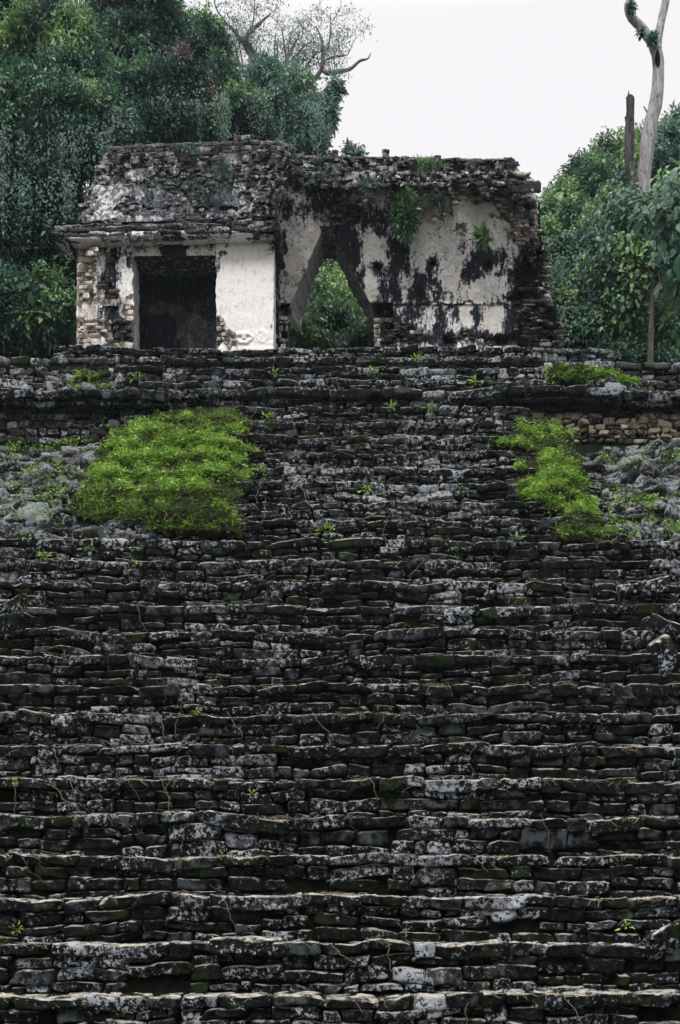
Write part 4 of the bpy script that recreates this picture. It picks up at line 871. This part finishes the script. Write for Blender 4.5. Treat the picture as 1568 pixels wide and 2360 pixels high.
# high bare limbed tree
lim = [([(640, 210, 48), (560, 175, 48), (520, 150, 48), (495, 128, 48), (470, 120, 48), (468, 95, 48)], [.28, .2, .15, .10, .07, .03]),
       ([(565, 180, 48), (548, 135, 48), (540, 100, 48), (515, 80, 48), (480, 62, 48)], [.16, .12, .08, .05, .02]),
       ([(605, 200, 48), (600, 165, 48), (580, 130, 48), (562, 100, 48), (540, 70, 48), (520, 50, 48), (498, 18, 48), (494, -10, 48)], [.34, .28, .24, .2, .14, .09, .06, .04]),
       ([(562, 98, 48), (575, 75, 48), (600, 52, 48), (625, 30, 48)], [.2, .2, .14, .05]), ([(578, 70, 48), (585, 40, 48), (588, -10, 48)], [.08, .06, .03]),
       ([(610, 200, 48), (606, 180, 48), (598, 150, 48), (585, 118, 48), (570, 95, 48)], [.2, .2, .24, .2, .1]),
       ([(630, 210, 48), (645, 170, 48), (665, 130, 48), (690, 80, 48)], [.24, .18, .16, .06]), ([(650, 165, 48), (670, 140, 48), (705, 105, 48), (735, 95, 48)], [.12, .1, .07, .04]),
       ([(700, 210, 48), (730, 185, 48), (757, 160, 48), (762, 130, 48), (757, 90, 48), (740, 60, 48)], [.28, .22, .18, .16, .12, .04]), ([(762, 135, 48), (780, 105, 48), (786, 70, 48), (786, 30, 48)], [.08, .09, .06, .03]), ([(762, 140, 48), (800, 130, 48), (840, 125, 48), (860, 95, 48)], [.08, .07, .05, .02]),
       ([(757, 160, 48), (775, 168, 48), (810, 165, 48), (850, 158, 48), (880, 140, 48), (905, 135, 48), (915, 122, 48)], [.12, .20, .2, .15, .12, .07, .04]),
       ([(690, 200, 48), (700, 165, 48), (735, 125, 48), (757, 118, 48)], [.1, .08, .07, .05])]
def fix(l):   # limb sketch was noted on a close-up whose right part is stretched
    return [([(x if x < 700 else 700 + (x-700)*.72, y, d) for (x, y, d) in p], [q*.52 for q in rr]) for p, rr in l]
sm = lambda r, n: [(x, y, 48, 13, 7, .7) for x, y in ((520,85),(545,60),(500,70),(540,140),(575,150),(600,105),(635,75),(650,60),(670,75),(640,110),(655,140),(690,150),(705,120),(690,100),(620,145),(520,110),(745,110),(760,140),(720,135),(600,60),(560,50),(505,120),(770,125),(640,165),(575,175),(668,165))]
def twigs(a, r):
    for pts, rad in fix(lim):
        P = np.array([W(*p) for p in pts]); n = len(P)
        for k in range(11):
            t = r.uniform(.25, 1)*(n-1); i0 = min(int(t), n-2); p = P[i0] + (P[i0+1]-P[i0])*(t-i0)
            if p[0] > PX(775, 48) and r.random() < .75: continue
            v = norm(np.array([r.normal(0, 1), r.normal(0, .6), r.normal(.25, .7)])); l = r.uniform(.5, 1.5); q = [p]
            for j in range(4): v = norm(v + r.normal(0, .35, 3)); q.append(q[-1] + v*l/4)
            tube(a, q, [.016, .013, .010, .007, .004], 4, seed=k, mi=1, sub=2)
            m = int(r.uniform(40, 110)); c = q[-1] + r.normal(0, 1, (m, 3))*np.array([.24, .2, .10]) + (q[-2] - q[-1])*r.random((m, 1))
            leaves(a, c, r.normal(0, 1, (m, 3)), np.tile([0, -.5, .7], (m, 1)), r.uniform(.08, .15, m), np.clip(r.normal(.6, .2, m), 0, 1))
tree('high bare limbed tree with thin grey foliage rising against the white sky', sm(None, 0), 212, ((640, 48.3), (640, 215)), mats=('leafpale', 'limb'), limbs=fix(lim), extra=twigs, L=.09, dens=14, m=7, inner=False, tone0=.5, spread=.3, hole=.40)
# behind the arch
tree('leafy bush framed by the archway, rounded top', [(760, 690, 34, 60, 60, 1.0), (740, 740, 33.5, 80, 50, .9), (800, 750, 33.8, 60, 60, .9), (768, 612, 34.6, 62, 62, .9), (830, 700, 34.5, 40, 60, .7)], 213, ((765, 35), (765, 700)), L=.14, tone0=.56, tw=.1, name='bush', cat='bush', group='bushes around the temple')
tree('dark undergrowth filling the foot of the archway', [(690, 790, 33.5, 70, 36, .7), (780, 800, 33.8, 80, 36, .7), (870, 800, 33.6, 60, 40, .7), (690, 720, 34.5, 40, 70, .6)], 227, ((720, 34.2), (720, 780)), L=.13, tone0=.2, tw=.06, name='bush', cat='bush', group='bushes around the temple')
tree('pale drooping shrub at the lower left of the archway', [(700, 765, 31.5, 32, 18, .4), (735, 778, 31.4, 26, 14, .4), (675, 740, 31.6, 12, 26, .3), (722, 735, 31.7, 8, 18, .2)], 214, ((700, 31.8), (700, 765)), mats=('leafbig',), L=.16, tone0=.6, tw=.04, dens=24, m=8, name='bush', cat='bush', group='bushes around the temple', droop=.7)
tree('dark low bush at the lower right of the archway', [(840, 775, 31.8, 40, 26, .5), (880, 760, 32, 40, 40, .5), (650, 720, 33, 40, 90, .6), (790, 800, 32, 60, 20, .5)], 215, ((835, 32.2), (835, 775)), L=.12, tone0=.44, tw=.04, name='bush', cat='bush', group='bushes around the temple')
tree('small treetop peeking over the roofline, right of the stone finial', [(812, 350, 40, 17, 14, .5), (800, 362, 40, 12, 10, .3), (832, 362, 40, 10, 8, .3)], 216, ((815, 40.3), (815, 360)), mats=('leafblue',), L=.15, tone0=.45, tw=.08, dens=26)
# right side
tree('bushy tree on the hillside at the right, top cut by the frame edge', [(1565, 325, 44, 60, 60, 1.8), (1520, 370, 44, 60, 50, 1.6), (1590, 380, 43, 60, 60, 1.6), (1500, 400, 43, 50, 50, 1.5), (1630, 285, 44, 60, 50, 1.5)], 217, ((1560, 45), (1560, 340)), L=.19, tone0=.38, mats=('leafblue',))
tree('hillside tree between the temple roof and the dead trunks', [(1345, 430, 42, 56, 56, 1.6), (1405, 390, 42.5, 60, 50, 1.6), (1450, 370, 43, 40, 45, 1.3), (1290, 485, 41, 45, 50, 1.2), (1370, 450, 41, 70, 60, 1.4), (1440, 420, 41.5, 50, 60, 1.4), (1310, 520, 40, 60, 50, 1.2)], 218, ((1380, 43), (1380, 400)), L=.18, tone0=.38)
tree('yellow green bushy tree in front of the hillside, left of the dead trunks', [(1400, 500, 37, 50, 50, 1.1), (1360, 560, 36, 50, 40, 1.), (1430, 440, 38, 30, 34, .8), (1460, 520, 36.5, 50, 50, 1.)], 219, ((1400, 38), (1400, 510)), L=.16, tone0=.56)
tree('narrow climbing shrub just beyond the broken right end of the temple', [(1262, 480, 33, 18, 26, .5), (1258, 530, 32, 18, 32, .5), (1262, 570, 31.5, 16, 24, .4)], 220, ((1262, 33), (1262, 520)), L=.13, tone0=.60, tw=.05, name='bush', cat='bush', group='bushes around the temple')
tree('wall of broad creepers right of the temple', [(1310, 620, 30, 50, 60, .7), (1300, 700, 29.5, 40, 60, .6), (1350, 660, 29.8, 60, 80, .7), (1330, 760, 29.3, 60, 60, .6), (1400, 740, 29.3, 60, 80, .7), (1370, 580, 30, 50, 40, .7), (1290, 575, 30, 30, 20, .5)], 221, ((1350, 30.6), (1350, 650)), vn_=[(1265, 1400, 590, 150, 28.9, 90), (1270, 1400, 700, 90, 28.7, 60)], L=.12, wr=.7, tone0=.38, droop=.9)
tree('dark thicket filling the lower right corner of the jungle', [(1460, 760, 29.5, 70, 80, .8), (1550, 760, 29.5, 70, 90, .8), (1600, 620, 30, 70, 110, 1.), (1480, 640, 30.5, 80, 80, .9), (1500, 540, 31.5, 80, 60, 1.), (1420, 820, 29, 80, 30, .6), (1560, 830, 29, 80, 30, .6)], 222, ((1540, 30.5), (1540, 700)), L=.13, tone0=.27)
# broad-leaved tree at the right with its visible trunk
tree('broad leaved tree with a pale trunk at the right edge', [(1430, 480, 28.4, 40, 40, .6), (1480, 510, 28.2, 50, 50, .7), (1440, 560, 28.3, 50, 50, .6), (1400, 600, 28.4, 36, 40, .5), (1500, 590, 28.2, 50, 50, .6), (1450, 640, 28.4, 50, 50, .5), (1530, 470, 28, 50, 50, .7), (1440, 700, 28.6, 50, 50, .5), (1560, 560, 28, 50, 60, .6)], 223, ((1497, 28.0), (1505, 600)), mats=('leafbig',), L=.135, wr=.62, tone0=.34, tw=.085, dens=19, m=10, spread=.24, inner=False, big=True, droop=.9, hole=.36)
tree('nearest branch with large drooping heart shaped leaves at the right frame edge', [(1560, 430, 22, 50, 26, .5), (1545, 480, 21.8, 50, 36, .5), (1510, 520, 21.7, 30, 24, .35), (1550, 570, 21.7, 34, 40, .4), (1600, 520, 22, 40, 60, .5), (1560, 660, 22, 16, 30, .3)], 224, ((1720, 22.3), (1680, 500)), mats=('leafbig',), L=.22, wr=.62, tone0=.52, tw=.09, dens=8, m=6, spread=.28, inner=False, big=True, droop=1.1, hole=.2)
# dead trunks
def deadtree(label, limbs, mat, seed, base):
    o = W(*base); e = empty('dead_tree', label, 'dead tree', 'dead tree trunks'); e.location = o
    for k, (pts, rad) in enumerate(limbs):
        a = Acc(); tube(a, [W(*p) for p in pts], rad, 14, rough=.22, seed=seed + k, sub=9); a.build('trunk' if k == 0 else 'limb', M[mat], e, origin=o)
    return e
s_ = 36/FP
e = deadtree('tall pale forked dead tree rising out of the frame at the upper right', [([(1482, 640, 36), (1484, 440, 36), (1490, 360, 36), (1500, 290, 36), (1515, 220, 36), (1518, 150, 36), (1513, 110, 36), (1522, 60, 36), (1535, 0, 36), (1545, -60, 36)], [23*s_*.9, 19*s_*.8, 17*s_, 18*s_*.9, 15*s_, 13*s_, 12*s_, 10*s_, 8*s_, 6*s_]),
     ([(1514, 118, 36), (1500, 92, 36), (1478, 62, 36), (1456, 38, 36), (1450, 12, 36), (1462, -20, 36)], [13*s_, 11*s_, 10*s_, 10*s_, 11*s_, 7*s_]), ([(1490, 300, 36), (1494, 265, 36), (1485, 245, 36)], [4*s_, 3*s_, 2*s_])], 'dead', 5, (1484, 640, 36))
a = Acc(); T_, Q_ = box_template(8, 8, 6); p = T_ / np.linalg.norm(T_, axis=1)[:, None]; p = p[:, [0, 2, 1]]*np.array([1, -1, 1]); p = p*(1 + .5*(fbm(p*3, 5, 3)-.5))[:, None]*np.array([.09, .07, .34])
a.add(p + W(1517, 136, 35.86), quads=Q_); a.build('hollow_shade', M['hole'], e, origin=W(1484, 640, 36))  # dark blob on the trunk, painted shade of a hole
r = ry(77)
for (x, y, n, s) in ((1505, 88, 240, 11), (1455, 15, 200, 10), (1478, 75, 90, 7)):
    a = Acc(); c = W(x, y, 35.6) + norm(r.normal(0, 1, (n, 3)))*r.random((n, 1))*s*s_*1.2; leaves(a, c, r.normal(0, 1, (n, 3)), np.tile([0, -.6, .6], (n, 1)), r.uniform(.12, .22, n), r.random(n)*.5)
    a.build('epiphyte', M['leafblue'], e, origin=W(1484, 640, 36))
deadtree('short dark broken trunk beside the tall forked dead tree', [([(1472, 640, 35), (1462, 440, 35), (1452, 380, 35), (1451, 330, 35), (1453, 270, 35), (1453, 232, 35), (1450, 222, 35)], [16*s_, 12*s_, 10*s_, 10*s_, 9*s_, 9*s_, 7*s_]), ([(1448, 235, 35), (1449, 222, 35), (1450, 208, 35)], [4*s_, 3*s_, .6*s_]), ([(1459, 236, 35), (1460, 226, 35), (1460, 220, 35)], [4*s_, 3*s_, .6*s_]), ([(1452, 300, 35), (1444, 275, 35), (1441, 268, 35)], [4*s_, 3*s_, 1*s_])], 'deaddk', 9, (1472, 640, 35))
a = Acc()
# ------------------------------------------------------------------ plants on the building and stairs
def plant(name, label, cat, group, px, py, d, seed, n, sx_, sy_, L, tone, mat='leaf', big=False, droop=.3, wr=.5, up=0.):
    r = ry(seed); a = Acc(); c0 = W(px, py, d); k = d/FP
    q = r.normal(0, .42, (n, 3)); q = q / np.maximum(1, np.linalg.norm(q, axis=1))[:, None]
    c = c0 + q*np.array([sx_*k, min(sx_, sy_)*k*.7, sy_*k]) + np.array([0, -.05, 0])
    dr = norm(q*np.array([1, 1, 1])*1.2 + np.array([0, -.35, up - droop]) + r.normal(0, .4, (n, 3)))
    leaves(a, c, dr, norm(np.array([0, -.4, .8]) + r.normal(0, .35, (n, 3))), L*np.exp(r.normal(0, .25, n)), np.clip(tone + r.normal(0, .15, n) + q[:, 2]*.25, 0, 1), wr=wr, big=big)
    st = Acc()
    for j in range(min(5, max(2, n//30))):
        p = c0 + r.normal(0, .35, 3)*np.array([sx_*k, .1, sy_*k]); tube(a, [c0 + np.array([0, .12, -sy_*k*.5]), (c0 + p)/2, p], [.012, .008, .004], 5, seed=j, mi=1, sub=3)
    o = a.build(name, [M[mat], M['bark']], origin=c0); return tag(o, label, cat, group)
gw = 'plants rooted in the temple masonry'
plant('wall_shrub', 'leafy green shrub growing out of the plaster wall right of the archway', 'shrub', gw, 935, 500, 27.5, 301, 1500, 34, 58, .10, .62, 'leafbig')
plant('wall_plant', 'rosette of broad pale leaves growing from the wall beside a dark stain', 'plant', gw, 1112, 553, 27.6, 302, 46, 20, 14, .21, .8, 'leafbig', big=True, droop=-.05, wr=.6)
plant('wall_plant', 'tiny leafy sprig left of the broad leaved rosette', 'plant', gw, 1062, 532, 27.8, 303, 40, 14, 12, .09, .5, 'leafbig')
plant('fern', 'dark fern hanging under the frieze above the plaster wall', 'fern', gw, 1005, 456, 27.2, 304, 160, 20, 16, .13, .25, 'leaf', droop=.9, wr=.25)
plant('fern', 'fern sprouting on the frieze, near the middle of the roofline', 'fern', gw, 985, 386, 27.4, 305, 420, 44, 16, .10, .7, 'leafbig', wr=.25, up=.5)
plant('fern', 'mossy fern tuft trailing over the frieze right of the mansard roof', 'fern', gw, 745, 405, 27.3, 306, 200, 34, 20, .10, .28, 'leaf', wr=.25)
plant('fern', 'dark fern cluster on the wall just left of the leafy shrub', 'fern', gw, 855, 430, 27.2, 307, 240, 40, 16, .09, .3, 'leaf', wr=.3)
plant('grass_tuft', 'yellowish grass tuft in the middle of the sloping roof', 'grass tuft', gw, 512, 398, 27.0, 308, 240, 22, 26, .09, .5, 'leaf', wr=.14, up=.5)
plant('fern', 'dark fern under the top course of the sloping roof', 'fern', gw, 436, 352, 27.6, 309, 220, 34, 10, .10, .35, 'leaf', wr=.25)
plant('creeping_plants', 'dark creeping plants on the left part of the sloping roof', 'ground cover', None, 350, 440, 26.7, 310, 200, 60, 24, .07, .2, 'leaf', wr=.3)['kind'] = 'stuff'
plant('creeping_plants', 'dark creeping plants on the right part of the sloping roof', 'ground cover', None, 480, 440, 26.75, 311, 420, 80, 34, .07, .2, 'leaf', wr=.3)['kind'] = 'stuff'
gs = 'small plants sprouting between the stair stones'
def D(py): return 13.13/(1 - (HY-py)/FP) - .12
sp = [(205, 1440-170, 'small bright fern low beneath the large green mound'), (105, 1283, 'leafy sprig at the left edge below the rubble slope'), (310, 1302, 'fern sprig under the foot of the large green mound'),
      (150, 1512, 'yellowish fern on the stairs at the lower left'), (452, 1640, 'tiny bright sprout in the middle left of the stairs'), (580, 1830, 'dark weed below the tiny bright sprout'), (518, 1972, 'yellow green sprout on a low step left of centre'),
      (38, 1808, 'single leaf sprout near the left edge on a low step'), (40, 2140, 'weed at the left edge on the lowest steps'), (1540, 1405, 'green weed in the collapsed right side of the stairs'), (752, 1225, 'small leafy weed in the centre just below the mounds'),
      (845, 1135, 'tiny weed at the centre of the narrow flight'), (1065, 1130, 'grass tuft left of the smaller green mound'), (598, 1085, 'leaves poking out to the right of the large green mound'), (620, 965, 'weed under the ledge right of the large mound'),
      (1190, 1365-120, 'weed at the foot of the smaller green mound'), (1440, 2155-20, 'small weed on a low step at the right')]
for k, (x, y, lb) in enumerate(sp):
    big_ = y < 1300; plant('weed', lb, 'weed', gs, x, y, D(y), 400 + k, 26 if big_ else 12, 18 if big_ else 13, 10, .09 if big_ else .06, .6, 'moss' if k % 3 else 'leafbig', droop=-.2, wr=.35)
sp2 = [(315, 872, 'bright weed on the top flight above the thin green strip'), (632, 862, 'weed on the top flight, left of centre'), (960, 828, 'weed on the top flight right of centre'), (1095, 882, 'tiny weed on the top flight right of centre, near the ledge'), (903, 940, 'weed hanging at the ledge, centre'), (995, 940, 'weed hanging at the ledge, right of centre'), (855, 858, 'weed in the middle of the top flight'), (1310, 865-15, 'weed on top of the flat green mound')]
for k, (x, y, lb) in enumerate(sp2): plant('weed', lb, 'weed', 'small plants around the ledge', x, y, D(y) - .05, 450 + k, 24, 12, 9, .08, .6, 'moss', droop=-.2, wr=.35)
for side, xa, xb, lb in ((0, 0, 200, 'patchy green sprigs scattered over the grey rubble left of the large mound'), (1, 1385, 1568, 'patchy green sprigs scattered over the grey rubble right of the smaller mound')):
    a = Acc(); r = ry(500 + side)
    for k in range(36):
        x, y = r.uniform(xa, xb), 1015 + 225*r.random()**1.3; n = int(r.uniform(10, 70)); q = r.normal(0, 1, (n, 3))*np.array([r.uniform(.05, .22), .04, .035])
        c = W(x, y, D(y) + .02) + q; leaves(a, c, norm(q*4 + np.array([0, -.4, .3]) + r.normal(0, .5, (n, 3))), np.tile([0, -.5, .8], (n, 1)), .055*np.exp(r.normal(0, .3, n)), np.clip(r.normal(.38, .2, n), 0, 1), wr=.5)
    tag(a.build('rubble_weeds', M['moss']), lb, 'weeds', kind='stuff')
# dry grass and roots along the step edges
a = Acc(); r = ry(88)
def ribbon(P, w, tone):
    P = np.asarray(P); n = len(P); off = np.array([w*.5, -.0, w*.5]); tg = np.gradient(P, axis=0); sd = norm(np.cross(tg, np.array([0, -1., .1])))*w/2
    V = np.concatenate([P - sd, P + sd, P + np.array([0, -w*.7, 0])]); i = np.arange(n-1)
    q = np.concatenate([np.stack([i, i+2*n, i+1+2*n, i+1], -1), np.stack([i+2*n, i+n, i+1+n, i+1+2*n], -1)]); a.add(V, quads=q, attr=(tone, 0, 0))
for i in range(0, 23):
    d = lipd(i); hw = 784*d/FP; n = int(170 if i < 9 else 90)
    if i > 14: hw = hw*.36; n = 60
    for k in range(n):
        x = r.uniform(-hw, hw)
        if fbm(np.array([[x*1.6, i*3.3, 0]]), 5, 3)[0] < .52: continue
        z = lipz(i) + float(wz(np.array([x]), i)[0]) + .02; y = d + float(wy(np.array([x]), i)[0]) - .05
        L_ = r.uniform(.06, .22); an = r.uniform(-1, 1)*1.2 + (np.pi if r.random() < .5 else 0); dx, dz = math.cos(an)*L_, -abs(math.sin(an))*L_*r.uniform(.2, 1.1)
        t = np.linspace(0, 1, 4); P = np.stack([x + dx*t + r.normal(0, .012, 4), y - .05*t - .02 + 0*t, z - .01 + dz*t**r.uniform(.7, 2)*.8 + r.normal(0, .012, 4)], -1); ribbon(P, r.uniform(.002, .0045), r.uniform(.1, 1))
for k in range(70):      # long hanging roots and twigs
    i = r.integers(0, 24); d = lipd(i); x = r.uniform(-784, 784)*d/FP*(.36 if i > 14 else 1); z = lipz(i) + .02; L_ = r.uniform(.2, .5); t = np.linspace(0, 1, 8)
    P = np.stack([x + np.cumsum(r.normal(0, .025, 8)) + r.normal(0, .15)*t, d - .12 - .04*np.sin(t*3) + r.normal(0, .008, 8), z - L_*t], -1); ribbon(P, r.uniform(.003, .006), r.uniform(.1, .9))
tag(a.build('dry_grass', M['straw']), 'thin dry grass stems and dangling roots along the edges of the steps', 'dry grass', kind='stuff')

# ------------------------------------------------------------------ humid air
me = bpy.data.meshes.new('haze'); lo, hi = (-70, -8, -3), (70, 62, 46)
vs = [(x, y, z) for x in (lo[0], hi[0]) for y in (lo[1], hi[1]) for z in (lo[2], hi[2])]
me.from_pydata(vs, [], [(0,1,3,2),(4,6,7,5),(0,4,5,1),(2,3,7,6),(0,2,6,4),(1,5,7,3)]); me.update()
hz = bpy.data.objects.new('haze', me); C.objects.link(hz); tag(hz, kind='stuff')
m = bpy.data.materials.new('humid_air'); m.use_nodes = True; nt = m.node_tree; nt.nodes.remove(nt.nodes['Principled BSDF'])
pv = nt.nodes.new('ShaderNodeVolumePrincipled'); pv.inputs['Density'].default_value = .00030; pv.inputs['Color'].default_value = (.72, .88, 1, 1); pv.inputs['Anisotropy'].default_value = .3
nt.links.new(pv.outputs[0], nt.nodes['Material Output'].inputs['Volume']); me.materials.append(m)
